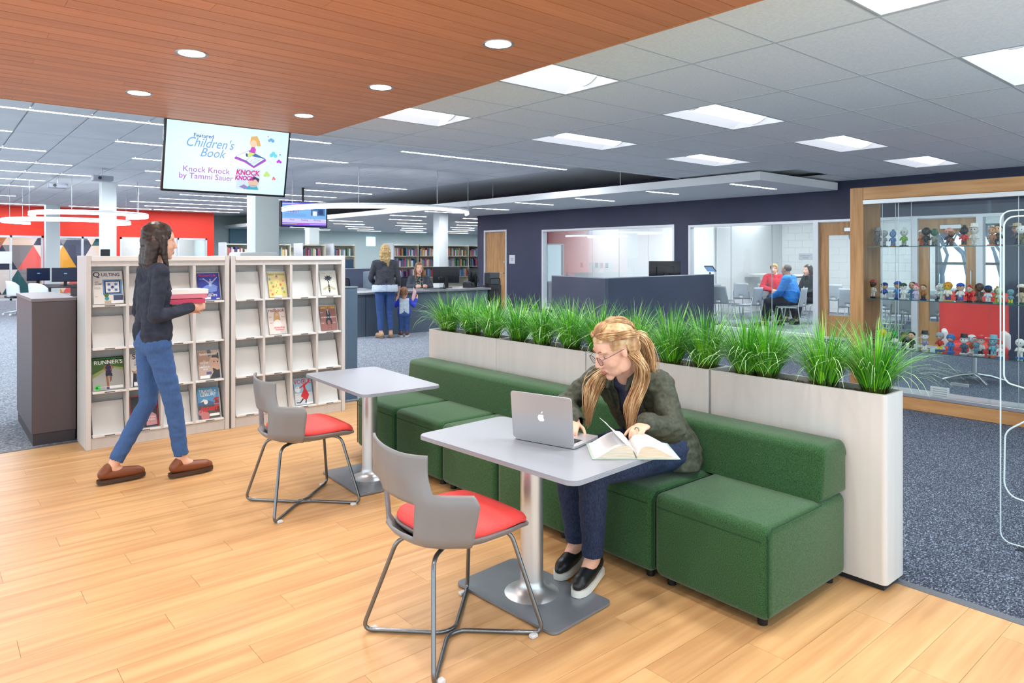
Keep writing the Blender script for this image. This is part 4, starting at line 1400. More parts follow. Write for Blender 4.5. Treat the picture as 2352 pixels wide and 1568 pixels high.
BOTS = [(3.025, .16, (206, 206, 206), (26, 28, 32), (60, 64, 70), SK, (26, 44, 40), 'hair', 'dark haired black suited'), (2.962, .165, (206, 206, 210), (40, 70, 130), (110, 116, 130), (240, 196, 30), (240, 200, 30), 'round', 'yellow hooded'), (2.891, .155, (210, 210, 210), (30, 32, 36), (90, 94, 98), SK, (50, 44, 40), 'hair', 'brown haired black suited'),
        (2.844, .155, (220, 220, 220), (236, 236, 232), (30, 130, 80), (30, 140, 70), (30, 150, 74), 'round', 'green headed'), (2.797, .15, (210, 210, 210), (28, 30, 34), (86, 90, 94), SK, (90, 96, 80), 'cap', 'olive capped'), (2.691, .16, (214, 214, 214), (22, 24, 30), (30, 32, 38), SK, (30, 28, 34), 'hair', 'black haired, alone'),
        (2.584, .16, (214, 214, 216), (150, 140, 176), (232, 232, 232), (236, 232, 232), (34, 32, 48), 'top', 'white with dark top hat'), (2.475, .165, (40, 110, 190), (206, 60, 44), (240, 196, 50), SK, (160, 168, 176), 'round', 'grey helmeted red and yellow'), (2.36, .165, (40, 110, 190), (60, 120, 190), (60, 110, 180), SK, (60, 120, 190), 'round', 'blue hooded'),
        (2.24, .16, (226, 226, 226), (60, 90, 120), (50, 80, 110), (236, 236, 236), (30, 30, 34), 'top', 'black top hat'), (2.207, .165, (226, 226, 226), (226, 120, 70), (236, 236, 236), (240, 240, 240), (244, 244, 244), 'round', 'white and orange'), (2.143, .11, (236, 236, 236), (90, 140, 160), (80, 130, 150), (96, 150, 170), (90, 140, 160), 'round', 'small teal'),
        (2.115, .165, (236, 236, 236), (206, 206, 206), (40, 40, 44), (236, 200, 190), (220, 40, 60), 'brim', 'red brimmed hat'), (2.056, .12, (236, 236, 236), (40, 40, 44), (34, 34, 38), (206, 160, 120), (40, 36, 36), 'hair', 'small black'), (2.013, .165, (230, 120, 70), (120, 180, 200), (120, 176, 196), (140, 190, 206), (130, 186, 204), 'top', 'large pale teal'),
        (1.952, .14, (60, 130, 200), (236, 236, 236), (226, 226, 226), (236, 226, 220), (206, 70, 64), 'cap', 'red capped white'), (1.832, .16, (60, 130, 200), (240, 238, 232), (238, 236, 230), (240, 236, 230), (244, 240, 236), 'round', 'white, by the lock')]
for lst, sh_i, nm in ((TOPS, 0, 'top'), (MIDS, 1, 'middle'), (BOTS, 2, 'bottom')):
    for q, (y, h, ba, bo, le, sk, he, ht, w) in enumerate(lst):
        figurine(y, sh_i, h, ba, bo, le, sk, he, ht, f'{w} bobblehead, {ORD[q]} from the left on the {nm} glass shelf', 7.43 + (.07 if (q % 3 == 1 and q > 1) else -.03 * (q % 2)), q)

# clear acrylic panel at the right picture edge
t = thing('acrylic_panel', 'clear acrylic panel with rounded corners at the right picture edge', 'panel', (4.236, 1.118, 0))
b = MB()
out = [(-.9, .012), (-.9, 1.71)] + arc(-.05, 1.66, .05, 90, 0, 6) + arc(-.05, .062, .05, 0, -90, 6)
b.prism(out, -.004, .004, 'x')
b.build('sheet', M_acr, t, smooth=False)
M_ed = mat('acrylic_bright_edge', (214, 232, 236), .15)
b = MB()
b.tube([(0, y, z) for y, z in out[1:]] + [(0, -.9, .012)], .0035, 6)
b.build('polished_edge', M_ed, t)
b = MB()
inn = [(-.9, 1.69)] + arc(-.065, 1.63, .05, 90, 0, 6) + arc(-.065, .87, .05, 0, -60, 5) + [(-.2, .79)]
b.tube(fillet([(0, y, z) for y, z in inn], .02, 3), .004, 6)
inn2 = [(-.2, .72), (-.02, .58), (-.016, .30), (-.05, .25), (-.2, .235)]
b.tube(fillet([(0, y, z) for y, z in inn2], .04, 4), .004, 6)
b.build('slot_edge', M_ed, t)
for y in (-.1, -.8):
    MB().rbox(-.05, .05, y - .03, y + .03, 0, .014, .003, 1).build('floor_clip', M_acr, t)

# ---------------------------------------------------------------- navy wall fittings
def frame_box(b, y0, y1, z0, z1, w=.05, x0=WX - .02, x1=WX + .12):
    b.box(x0, x1, y0, y0 + w, z0, z1).box(x0, x1, y1 - w, y1, z0, z1).box(x0, x1, y0 + w, y1 - w, z1 - w, z1).box(x0, x1, y0 + w, y1 - w, z0, z0 + w)


w1 = struct(MB().box(WX + .05, WX + .058, 9.2, 13.31, .14, 2.11).build('window_1', M_glass), 'wide interior window in the navy wall')
b = MB()
frame_box(b, 9.16, 13.35, .1, 2.15)
b.build('window_frame', M_frame, w1, smooth=False)
w2 = struct(MB().box(WX + .05, WX + .058, 6.1, 8.76, .06, 2.08).build('window_2', M_glass), 'glass front of the meeting room')
b = MB()
frame_box(b, 6.06, 8.8, 0, 2.12)
b.build('window_frame', M_frame, w2, smooth=False)
for y in (7.83, 6.95):
    MB().box(WX + .046, WX + .062, y - .004, y + .004, .05, 2.07).build('glass_joint', mat('joint_grey', (176, 186, 190), .3), w2)
for n, (y0, y1) in ((3, (4.42, 5.02)), (4, (3.2, 3.52))):
    w = struct(MB().box(WX + .05, WX + .058, y0, y1, .06, 2.08).build(f'window_{n}', M_glass), 'side light beside the oak door')
    b = MB()
    frame_box(b, y0, y1, 0, 2.12)
    b.build('window_frame', M_frame, w, smooth=False)


def glazed_door(name, y0, y1, label, hinge_left=True):
    d = struct(MB().build(name, M_oak) if False else MB().box(WX + .04, WX + .085, y0, y0 + .15, .01, 2.07).box(WX + .04, WX + .085, y1 - .15, y1, .01, 2.07).box(WX + .04, WX + .085, y0 + .15, y1 - .15, 1.84, 2.07).box(WX + .04, WX + .085, y0 + .15, y1 - .15, .01, .42).build(name, M_oak, smooth=False), label)
    MB().box(WX + .058, WX + .064, y0 + .15, y1 - .15, .42, 1.84).build('pane', M_glass, d)
    b = MB()
    frame_box(b, y0 - .04, y1 + .04, 0, 2.12, .04)
    b.build('door_frame', M_frame, d, smooth=False)
    for z in (.35, 1.0, 1.75):
        MB().tube([(WX + .03, y1 + .005, z - .05), (WX + .03, y1 + .005, z + .05)], .008, 8).build('hinge', M_alu, d)
    MB().tube(fillet([(WX + .04, y0 + .07, .9), (WX - .01, y0 + .07, .9), (WX - .01, y0 + .07, 1.25), (WX + .04, y0 + .07, 1.25)], .02), .009, 8).build('pull_handle', M_alu, d)
    MB().rbox(WX - .01, WX + .04, y0 + .2, y0 + .5, 1.9, 1.97, .006, 1).build('closer', M_alu, d)
    return d


glazed_door('door_1', 5.06, 6.02, 'oak framed glass door into the meeting room')
glazed_door('door_2', 3.56, 4.38, 'second oak framed glass door seen through the display case')
d3 = struct(MB().rbox(WX + .03, WX + .075, 14.83, 15.75, .01, 2.15, .003, 1).build('door_3', M_oak), 'plain oak door at the far end of the navy wall')
b = MB()
frame_box(b, 14.78, 15.8, -.05, 2.2, .05)
b.build('door_frame', M_frame, d3, smooth=False)
MB().lathe([(.03, 0), (.03, .012), (.02, .02)], seg=12).build('deadbolt', M_alu, d3, (WX + .028, 14.93, 1.3)).rotation_euler = (0, -PI / 2, 0)
MB().tube([(WX + .03, 14.92, 1.0), (WX - .02, 14.92, 1.0), (WX - .02, 15.05, 1.0)], .011, 8).build('door_handle', M_alu, d3)
sg = thing('door_sign', 'small grey plaque on the navy wall beside the plain oak door', 'sign', (WX - .006, 14.56, 1.38))
MB().rbox(0, .006, -.12, .12, -.12, .12, .002, 1).build('plate', mat('sign_grey', (206, 210, 214), .4), sg)
for z in (.03, .0, -.03):
    MB().box(-.0008, 0, -.06, .06, z - .008, z + .004).build('print_line', mat('card_print', (130, 134, 140), .6), sg)

# ---------------------------------------------------------------- meeting room behind the navy wall
M_room = mat('room_white_paint', (236, 238, 238), .6)
struct(MB().box(18.2, 18.35, 8.4, 11.05, 0, 2.9).box(18.2, 18.35, 11.35, 16, 0, 2.9).box(18.2, 18.35, 6.1, 8.4, 0, 2.9).box(18.2, 18.35, 11.05, 11.35, 2.45, 2.9)
       .box(18.2, 18.35, 4.6, 6.1, 2.2, 2.9).box(18.2, 18.35, 4.6, 6.1, 0, .4).box(18.2, 18.35, -4, 4.6, 0, 2.9).build('wall_room_back', M_room, smooth=False), 'white block wall at the back of the meeting room')
me_b = MB().rbox(-.006, 0, .003, .397, .003, .197, .003, 1).mesh('block', M_room)
wb = bpy.data.objects['wall_room_back']
for j in range(13):
    for i in range(12):
        y = 6.15 + i * .4 + (j % 2) * .2
        if y + .4 < 11.0:
            put('block', me_b, wb, (18.2, y, .1 + j * .2))
struct(MB().box(12.42, 18.35, -4.1, -4, 0, 2.9).build('wall_room_side', M_room))
struct(MB().box(12.42, 18.35, -4, 16, 2.72, 2.8).build('ceiling_room', M_room), 'white ceiling of the meeting room')
for i, (x, y) in enumerate(((13.6, 7.2), (15.6, 7.2), (13.6, 4.2), (15.8, 4.2), (13.6, 10.8), (13.6, 13.6), (16.4, 10.0))):
    t = thing('room_light', f'bright ceiling panel inside the meeting room, {ORD[i]} of its group', 'ceiling light', (x, y, 2.715), 0, 'ceiling panels of the meeting room')
    MB().add([(-.6, -.3, -.002), (-.6, .3, -.002), (.6, .3, -.002), (.6, -.3, -.002)], [(0, 1, 2, 3)]).build('lens', mat('room_light_lens', (255, 255, 255), .5, emit=26, ecol=(246, 250, 255)), t, smooth=False)
    MB().box(-.63, .63, -.33, -.3, -.006, 0).box(-.63, .63, .3, .33, -.006, 0).box(-.63, -.6, -.3, .3, -.006, 0).box(.6, .63, -.3, .3, -.006, 0).build('frame', M_white, t)
# windows of the back wall with winter trees outside
for n, (y0, y1, z0, z1) in ((5, (11.05, 11.35, 0, 2.45)), (6, (4.6, 6.1, .4, 2.2))):
    w = struct(MB().box(18.26, 18.268, y0, y1, z0, z1).build(f'window_{n}', M_glass), 'outside window of the meeting room')
    b = MB()
    frame_box(b, y0, y1, z0, z1, .05, 18.19, 18.3)
    b.box(18.19, 18.3, y0, y1, (z0 + z1) / 2 - .03, (z0 + z1) / 2 + .03)
    b.build('window_frame', mat('dark_window_frame', (58, 62, 70), .5), w, smooth=False)
rg = random.Random(5)
for k, (x, y) in enumerate(((20.6, 5.4), (21.8, 6.5), (23.2, 7.6), (22.6, 5.2))):
    t = thing('bare_tree', f'bare winter tree outside the meeting room window, {ORD[k]} from the wall', 'tree', (x, y, 0), 0, 'bare trees outside')
    b = MB()

    def branch(p, d, r, n):
        q = p + d
        b.tube([p, q], [r, r * .7], 5, caps=False)
        if n:
            for _ in range(3):
                v = Vector((rg.uniform(-1, 1), rg.uniform(-1, 1), rg.uniform(-.1, 1)))
                branch(q, (d.normalized() * .7 + v * .8).normalized() * d.length * .78, r * .62, n - 1)

    branch(Vector((0, 0, 0)), Vector((0, 0, .9)), .1, 6)
    b.build('branches', mat('bark', (96, 104, 124), .9), t)
# white folding partition behind window 1
pt = thing('folding_partition', 'white folding partition wall behind the wide interior window', 'partition', (15, 9.99, 0))
for k in range(6):
    MB().rbox(0, .08, k * 1.03 + .004, (k + 1) * 1.03 - .004, .02, 2.7, .004, 1).build('panel', M_room, pt)
for k, y in enumerate((3.55, 3.75, 3.95, 4.55)):
    MB().rbox(-.012, 0, y - .05, y + .05, 1.14, 1.27, .004, 1).build('wall_switch', mat('switch_grey', (206, 208, 210), .4), pt)
struct(MB().box(15.08, 18.2, 9.93, 9.99, 0, 2.72).build('wall_room_return', M_room))
ck = thing('wall_clock', 'round white wall clock seen through the oak door', 'clock', (18.19, 7.93, 1.98))
MB().lathe([(.001, .008), (.15, .008), (.15, 0), (.165, 0), (.17, .03), (.15, .03), (.15, .012)], seg=28).build('rim', mat('clock_rim', (150, 156, 162), .4), ck).rotation_euler = (0, -PI / 2, 0)
MB().lathe([(.001, .009), (.15, .009), (.15, .01), (.001, .0105)], seg=28).build('face', mat('clock_face', (244, 244, 244), .5), ck).rotation_euler = (0, -PI / 2, 0)
for k in range(12):
    a = k * PI / 6
    MB().cbox((-.0125, .12 * math.sin(a), .12 * math.cos(a)), (.002, .012, .02)).build('hour_mark', M_black, ck)
MB().tube([(-.014, 0, 0), (-.014, -.05, .05)], .005, 5).tube([(-.014, 0, 0), (-.014, .015, .1)], .004, 5).build('clock_hands', M_black, ck)
sg = thing('room_sign', 'pale sign reading community room on the glass beside the oak door', 'sign', (WX + .04, 6.28, 1.46))
MB().rbox(0, .006, -.13, .13, -.06, .06, .002, 1).build('plate', mat('sign_pale', (206, 214, 220), .3), sg)
for s_, z in (('COMMUNITY', .018), ('ROOM', -.02)):
    text_mesh(s_, .036, mat('card_print', (130, 134, 140), .6), sg, (-.002, 0, z), (PI / 2, 0, -PI / 2))
kp = thing('tablet_stand', 'tablet on a curved floor stand just inside the glass front', 'stand', (13.1, 8.75, 0))
MB().lathe([(.18, 0), (.18, .015), (.02, .02)], seg=18).build('base', M_black, kp)
MB().tube(fillet([(0, 0, .01), (.05, .05, .6), (-.08, .02, 1.12)], .3, 8), .02, 8).build('stem', M_black, kp)
o = MB().rbox(-.012, .012, -.11, .11, -.09, .09, .005, 1).build('tablet', M_black, kp, (-.1, 0, 1.2))
o.rotation_euler = (0, R(-50), 0)
MB().box(-.0135, -.012, -.095, .095, -.075, .075).build('display', scr((110, 150, 206), .8), o)
tb = thing('flip_table', 'white rolling table at the back of the meeting room', 'table', (16.6, 9.0, 0))
MB().rbox(-.35, .35, -.8, .8, .98, 1.01, .008, 1).build('table_top', M_white, tb)
MB().rbox(-.3, .3, -.62, .3, .88, .95, .01, 1).build('modesty_panel', M_alu, tb)
for y in (-.45, .45):
    MB().rbox(-.04, .04, y - .04, y + .04, .06, .98, .008, 1).build('leg', M_alu, tb)
    MB().rbox(-.3, .3, y - .025, y + .025, .02, .06, .008, 1).build('foot', M_alu, tb)

M_sc = mat('stacking_chair_grey', (178, 186, 192), .4)


def stack_chair():
    t = thing('stacking_chair', 'x', 'chair', (0, 0, 0), 0, 'grey stacking chairs in the meeting room')

    def back(u, v):
        y = (u - .5) * (.44 - .06 * v)
        z = .44 + .38 * v
        return (-.2 - .05 * v - .03 * (1 - (2 * u - 1) ** 2), y, z)
    b = MB()
    b.grid(back, 10, 10, lambda i, j: i in (4, 5) and j in (1,))
    o = b.build('backrest', M_sc, t)
    md = o.modifiers.new('t', 'SOLIDIFY')
    md.thickness = .014
    b = MB()
    b.grid(lambda u, v: (-.22 + .46 * u, (v - .5) * .45, .44 + .015 * (2 * v - 1) ** 2 - .02 * u ** 3 + .02 * (1 - u) ** 4), 8, 6)
    o = b.build('seat', M_sc, t)
    md = o.modifiers.new('t', 'SOLIDIFY')
    md.thickness = .014
    for s in (-1, 1):
        b = MB().tube(fillet([(-.24, .21 * s, .62), (-.2, .23 * s, .43), (-.27, .25 * s, .01), ], .05), .011, 6)
        b.build('rear_leg', M_alu, t)
        b = MB().tube(fillet([(-.18, .23 * s, .42), (.2, .23 * s, .42), (.25, .24 * s, .01)], .05), .011, 6)
        b.build('front_leg', M_alu, t)
    MB().tube([(.235, -.24, .13), (.235, .24, .13)], .008, 6).build('stretcher', M_alu, t)
    return t


proto = stack_chair()
spots = []
for r_, x in enumerate((13.45, 14.4, 15.35, 16.3)):
    for i in range(9):
        y = 9.3 - i * .62 + (r_ % 2) * .1
        if (r_ == 0 and 5.9 < y < 8.4) or (r_ == 1 and 6.6 < y < 8.9) or (r_ == 2 and 6.6 < y < 8.3) or (x > 14.9 and y > 9.4) or (r_ == 3 and 7.9 < y < 10):
            continue
        spots.append((x, y, R(4 * ((i * 7 + r_) % 5 - 2)), f'empty grey stacking chair, {ORD[r_]} row from the glass, {ORD[i]} from the left'))
SITB, SITR, SITD = (13.72, 7.28), (15.1, 8.33), (14.85, 7.4)
spots += [(SITB[0], SITB[1], R(100), 'grey stacking chair under the man in the blue sweater'), (SITR[0], SITR[1], R(205), 'grey stacking chair under the woman in red'), (SITD[0], SITD[1], R(150), 'grey stacking chair under the dark haired woman in black'),
          (13.3, 8.05, R(95), 'empty grey stacking chair turned sideways in front of the woman in red')]
for k, (x, y, a, l) in enumerate(spots):
    if k == 0:
        proto.location, proto.rotation_euler, proto['label'] = (x, y, 0), (0, 0, a), l
    else:
        copy_tree(proto, (x, y, 0), a, l)

rcx = thing('swivel_chair', 'red swivel armchair seen behind the display case', 'chair', (9.45, 2.75, 0), R(200))
M_rc = mat('red_upholstery', (206, 52, 48), .7)
M_rw = mat('pale_upholstery', (214, 206, 206), .6)
b = MB().rbox(-.3, .3, -.3, .3, .34, .46, .05, 4)
b.build('seat', M_rc, rcx)
b = MB()
b.grid(lambda u, v: (-.26 - .12 * v + .16 * (2 * u - 1) ** 2, (u - .5) * .62, .42 + .62 * v), 10, 8)
o = b.build('backrest', M_rc, rcx)
md = o.modifiers.new('t', 'SOLIDIFY')
md.thickness = .06
for s in (-1, 1):
    MB().rbox(-.22, .2, s * .3 - .03, s * .3 + .03, .4, .6, .03, 3).build('armrest', M_rw, rcx)
MB().tube([(0, 0, .05), (0, 0, .36)], .03, 10).build('column', M_alu, rcx)
for k in range(4):
    a = k * PI / 2 + .3
    MB().tube([(0, 0, .09), (.16 * math.cos(a), .16 * math.sin(a), .07), (.34 * math.cos(a), .34 * math.sin(a), .015)], [.022, .018, .012], 8).build('star_leg', M_alu, rcx)

# ---------------------------------------------------------------- dark blue counter in the middle
cd = thing('service_counter', 'dark blue angled service counter behind the planters', 'counter', (0, 0, 0))
M_ct = noisy('slate_blue_laminate', (60, 70, 90), (66, 76, 96), (1, 1, 1), .4, nscale=2)


def wallseg(p, q, th, z0, z1, m, name, par):
    p, q = Vector((*p, 0)), Vector((*q, 0))
    d = (q - p).normalized()
    n_ = Vector((-d.y, d.x, 0)) * th
    b = MB().prism([(p.x, p.y), (q.x, q.y), (q.x + n_.x, q.y + n_.y), (p.x + n_.x, p.y + n_.y)], z0, z1)
    return b.build(name, m, par, smooth=False)


A_, B_, C_ = (6.855, 7.241), (6.565, 5.954), (9.245, 6.154)
for p, q in ((A_, B_), (B_, C_)):
    wallseg(p, q, .05, 0, 1.19, M_ct, 'panel', cd)
    wallseg(p, q, .055, 1.19, 1.2, mat('counter_cap', (150, 160, 174), .4), 'cap', cd)
MB().prism([(6.66, 6.05), (9.1, 6.22), (9.05, 6.95), (6.9, 6.9)], .95, .98).build('worktop', mat('grey_worktop', (150, 154, 160), .4), cd, smooth=False)
MB().box(8.9, 9.05, 6.3, 6.9, 0, .95).build('pedestal', M_ct, cd)


def monitor(loc, rz, w, h, label, on=None, grp='computer monitors', logo=True):
    t = thing('monitor', label, 'monitor', loc, rz, grp)
    MB().prism(rrect(-.12, .12, -.09, .09, .03, 4), 0, .012).build('stand_base', M_black, t)
    MB().rbox(-.035, .035, .02, .06, .01, .1 + h * .45, .006, 1).build('stand_neck', M_black, t)
    MB().rbox(-w / 2, w / 2, -.018, .02, .1, .1 + h, .008, 2).build('housing', mat('monitor_black', (22, 24, 30), .35), t)
    MB().rbox(-w * .28, w * .28, .02, .045, .1 + h * .2, .1 + h * .75, .01, 2).build('rear_cover', mat('monitor_black', (22, 24, 30), .35), t)
    MB().box(-w / 2 + .015, w / 2 - .015, -.0195, -.018, .118, .1 + h - .015).build('display', scr(on, .35) if on else mat('screen_off', (14, 24, 44), .15), t)
    if on:
        MB().box(-.03, .03, -.0205, -.0195, .1 + h * .55, .1 + h * .62).build('display_logo', scr((120, 176, 240), .7), t)
    return t


monitor((8.55, 6.55, .98), R(150), .5, .32, 'black monitor seen from behind on the dark blue counter')
monitor((8.98, 6.8, .98), R(170), .42, .3, 'second monitor half hidden at the right end of the dark blue counter')

# ---------------------------------------------------------------- reception desk
M_dk = noisy('desk_blue_grey', (84, 98, 112), (90, 104, 118), (1, 1, 1), .4, nscale=2)
M_dt = noisy('desk_top_grey', (124, 126, 132), (136, 138, 144), (1, 1, 1), .35, nscale=30)
dk = thing('reception_desk', 'long blue grey reception desk the librarian sits behind', 'desk', (0, 0, 0))
MB().box(5.98, 9.0, 11.45, 11.49, 0, .77).build('front_panel', M_dk, dk)
MB().box(5.94, 5.98, 11.45, 12.3, 0, .77).build('side_panel', M_dk, dk)
MB().box(8.96, 9.0, 11.49, 12.3, 0, .77).build('side_panel', M_dk, dk)
MB().box(6.16, 6.17, 11.445, 11.45, 0, .77).build('panel_joint', mat('joint_dark', (54, 62, 72), .5), dk)
MB().rbox(5.9, 9.06, 11.4, 12.32, .77, .81, .006, 2).build('worktop', M_dt, dk)
monitor((8.33, 12.0, .81), R(160), .56, .34, 'large black monitor seen from behind on the reception desk', logo=True)
monitor((9.02, 11.95, .81), R(195), .36, .3, 'small black till screen at the right end of the reception desk')
ph = thing('desk_phone', 'black desk phone on the reception desk between the two screens', 'phone', (8.75, 11.75, .81), R(20))
MB().prism([(-.1, 0), (.1, 0), (.1, .03), (-.1, .1)], -.1, .1, 'y').build('body', M_black, ph)
MB().tube([(-.07, -.09, .11), (-.06, 0, .125), (-.07, .09, .11)], .018, 8).build('handset', mat('phone_grey', (70, 76, 84), .4), ph)
sc = thing('barcode_scanner', 'black barcode scanner on a stand beside the librarian', 'scanner', (8.05, 11.68, .81))
MB().lathe([(.05, 0), (.05, .012), (.01, .02)], seg=12).build('base', M_black, sc)
MB().tube(fillet([(0, 0, .01), (.02, 0, .16), (-.06, 0, .22)], .05), .009, 6).build('stem', M_black, sc)
MB().rbox(-.12, -.03, -.025, .025, .19, .24, .01, 2).build('head', M_black, sc)
kb = thing('keyboard', 'grey keyboard lying in front of the librarian', 'keyboard', (7.75, 11.62, .81), R(3))
MB().rbox(-.2, .2, -.06, .06, 0, .018, .004, 1).build('body', mat('keyboard_grey', (96, 100, 106), .5), kb)
for r_ in range(4):
    MB().box(-.185, .185, -.048 + r_ * .026, -.03 + r_ * .026, .018, .021).build('key_row', mat('key_row_dark', (46, 48, 52), .5), kb)
tr = thing('utility_cart', 'black cart with a hoop handle at the right end of the reception desk', 'cart', (9.35, 11.75, 0))
MB().rbox(-.16, .16, -.14, .14, .08, .86, .02, 2).build('body', M_black, tr)
MB().tube(fillet([(-.15, -.1, .8), (-.15, -.1, 1.0), (.15, -.1, 1.0), (.15, -.1, .8)], .06), .012, 8).build('handle', M_black, tr)
MB().rbox(-.12, .14, -.1, .12, .86, 1.12, .01, 1).build('box', mat('cart_box_grey', (70, 74, 80), .5), tr)
for x in (-.12, .12):
    for y in (-.1, .1):
        MB().ell((x, y, .04), (.04, .02, .04), nu=10, nv=6).build('caster', M_dark, tr)
part = thing('low_partition', 'grey blue low partition with a monitor behind it, left of the standing woman', 'partition', (7.0, 14.0, 0))
MB().rbox(-.6, .95, 0, .06, 0, 1.18, .006, 1).build('panel', mat('partition_fabric', (92, 100, 124), .8), part)
MB().rbox(-.61, .96, -.005, .065, 1.18, 1.2, .004, 1).build('cap', M_alu, part)
monitor((7.3, 14.6, .98), 0, .5, .32, 'black monitor above the low partition left of the standing woman', (70, 110, 150))
wk = thing('work_table', 'work table hidden behind the low partition', 'table', (7.4, 14.65, 0))
MB().rbox(-.8, .8, -.35, .35, .94, .98, .005, 1).build('table_top', M_dt, wk)
for x in (-.7, .7):
    MB().rbox(x - .03, x + .03, -.3, .3, 0, .94, .005, 1).build('leg', M_dark, wk)
pr_ = thing('printer', 'grey office printer behind the reception desk', 'printer', (7.45, 13.35, .78))
MB().rbox(-.22, .22, -.2, .2, 0, .36, .02, 2).build('body', mat('printer_grey', (110, 122, 136), .5), pr_)
MB().rbox(-.1, .06, -.205, -.19, .24, .3, .004, 1).build('control_panel', M_black, pr_)
MB().rbox(.08, .18, -.205, -.19, .12, .24, .004, 1).build('vent', mat('printer_vent', (80, 90, 102), .6), pr_)
cab = thing('side_credenza', 'grey credenza carrying the printer', 'cabinet', (7.6, 13.4, 0))
MB().rbox(-.5, .7, -.25, .25, .04, .75, .004, 1).build('body', mat('credenza_grey', (150, 154, 162), .5), cab)
MB().rbox(-.52, .72, -.27, .27, .75, .78, .004, 1).build('top', mat('credenza_top', (180, 184, 190), .4), cab)
MB().box(-.48, .68, -.24, .24, 0, .04).build('plinth', M_dark, cab)


def task_chair(x, y, rz, label):
    t = thing('office_chair', label, 'chair', (x, y, 0), rz, 'mesh office chairs')
    m = mat('chair_mesh', (54, 58, 74), .8)
    b = MB()
    b.grid(lambda u, v: (-.24 - .05 * v, (u - .5) * (.46 - .06 * v), .52 + .5 * v + .0 * u), 8, 8)
    o = b.build('backrest', m, t)
    o.modifiers.new('t', 'SOLIDIFY').thickness = .012
    pts = [Vector((-.24 - .05 * v, (u - .5) * (.46 - .06 * v), .52 + .5 * v)) for u, v in ((0, 0), (0, .92), (.08, 1), (.92, 1), (1, .92), (1, 0))]
    MB().tube(fillet(pts, .04), .013, 6).build('back_frame', M_black, t)
    MB().rbox(-.24, .24, -.24, .24, .44, .51, .03, 3).build('seat', m, t)
    MB().tube([(0, 0, .08), (0, 0, .44)], .025, 8).build('column', M_black, t)
    for k in range(5):
        a = 2 * PI * k / 5
        MB().tube([(0, 0, .1), (.28 * math.cos(a), .28 * math.sin(a), .07)], [.024, .014], 6).build('star_leg', M_black, t)
        MB().ell((.29 * math.cos(a), .29 * math.sin(a), .03), (.03, .03, .03), nu=8, nv=6).build('caster', M_black, t)
    return t


task_chair(6.65, 12.75, R(-60), 'empty mesh office chair left of the standing woman behind the desk')
task_chair(8.0, 12.62, R(-88), 'mesh office chair the librarian sits on')

# ---------------------------------------------------------------- book stacks
M_bs = mat('bookcase_beige', (216, 212, 190), .55)
M_bw = mat('bookcase_white_end', (222, 226, 230), .5)
BC = [(50, 70, 120), (160, 70, 70), (236, 234, 228), (70, 120, 140), (206, 150, 100), (60, 60, 66), (130, 80, 120), (110, 150, 110), (216, 216, 220), (130, 150, 190), (190, 100, 130), (226, 206, 150)]
BN = dict(zip(BC, ('navy', 'dark red', 'cream', 'teal', 'orange', 'black', 'purple', 'green', 'pale grey', 'light blue', 'pink', 'yellow')))
ORD += ['twenty-first', 'twenty-second', 'twenty-third', 'twenty-fourth', 'twenty-fifth', 'twenty-sixth', 'twenty-seventh', 'twenty-eighth']
bk_mesh = {}
nbook = 0
rg = random.Random(12)


def bookcase(x, y, w, h, label, nsh, fill, short='', rz=0, endp=True, books=True, first=0):
    global nbook
    t = thing('bookcase', label, 'bookcase', (x, y, 0), rz, 'book stacks')
    for s in (0, 1):
        MB().box(s * w - .015, s * w + .015, -.15, .15, 0, h).build('upright', M_bs, t)
    MB().box(0, w, .14, .15, 0, h).build('back_panel', mat('bookcase_back', (206, 204, 192), .6), t)
    dz = (h - .1) / nsh
    for k in range(nsh + 1):
        MB().box(.015, w - .015, -.15, .14, .08 + k * dz - .02, .08 + k * dz).build('shelf', M_bs, t)
    if endp:
        MB().box(-.05, -.015, -.32, .32, 0, h + .03).build('end_panel', M_bw, t)
    if not books:
        return t
    for k in range(first, nsh):
        z = .08 + k * dz
        xx = .03
        nth = 0
        while xx < w * fill - .05:
            bw_ = rg.choice((.034, .042, .05, .06))
            bh = min(dz - .06, rg.choice((.2, .23, .26)))
            c = rg.choice(BC)
            key = (bw_, bh, c)
            if key not in bk_mesh:
                m = MB()
                m.box(0, bw_ - .004, -.12, .06, 0, bh)
                bk_mesh[key] = m.mesh('book', mat('spine_%d_%d_%d' % c, c, .5), False)
            if nbook < 300:
                o = put('book', bk_mesh[key], None, (x + xx, y, z))
                tag(o, f'{BN[c]} book, {ORD[nth]} from the left, {ORD[k]} shelf up, {short}', 'book', 'books in the far stacks')
                nbook += 1
                nth += 1
            xx += bw_ + (.0 if rg.random() < .9 else .08)
    return t


SHW = 1.02
for i in range(4):
    bookcase(11.35 + i * SHW, 19.5, SHW, 1.84, f'beige bookcase {ORD[i]} from the left behind the librarian, full of books', 5, .95, f'{ORD[i]} beige bookcase', endp=(i == 0), first=2)
bookcase(14.05 + SHW + .5, 19.3, .95, 1.84, 'beige bookcase beside the navy wall end, half empty', 5, .5, 'bookcase by the navy wall', endp=True, first=2)
for i, (x, l) in enumerate(((9.0, 'white ended bookcase right of the middle column'), (10.05, 'white ended bookcase left of the standing woman'), (6.7, 'white ended bookcase under the small screen'), (7.85, 'white ended bookcase just right of the rack column'))):
    bookcase(x, 21.0, .8, 1.84, l + ', seen over the racks', 5, .9, ('bookcase right of middle column', 'bookcase left of standing woman', 'bookcase under small screen', 'bookcase by rack column')[i], first=4)
for i, (x, l) in enumerate(((8.95, 'distant bookcase right of the red wall'), (10.2, 'distant bookcase second from the red wall'), (11.5, 'distant bookcase third from the red wall'))):
    bookcase(x, 26.5, 1.0, 1.84, l + ', far away', 5, .9, f'{ORD[i]} distant bookcase', first=4)
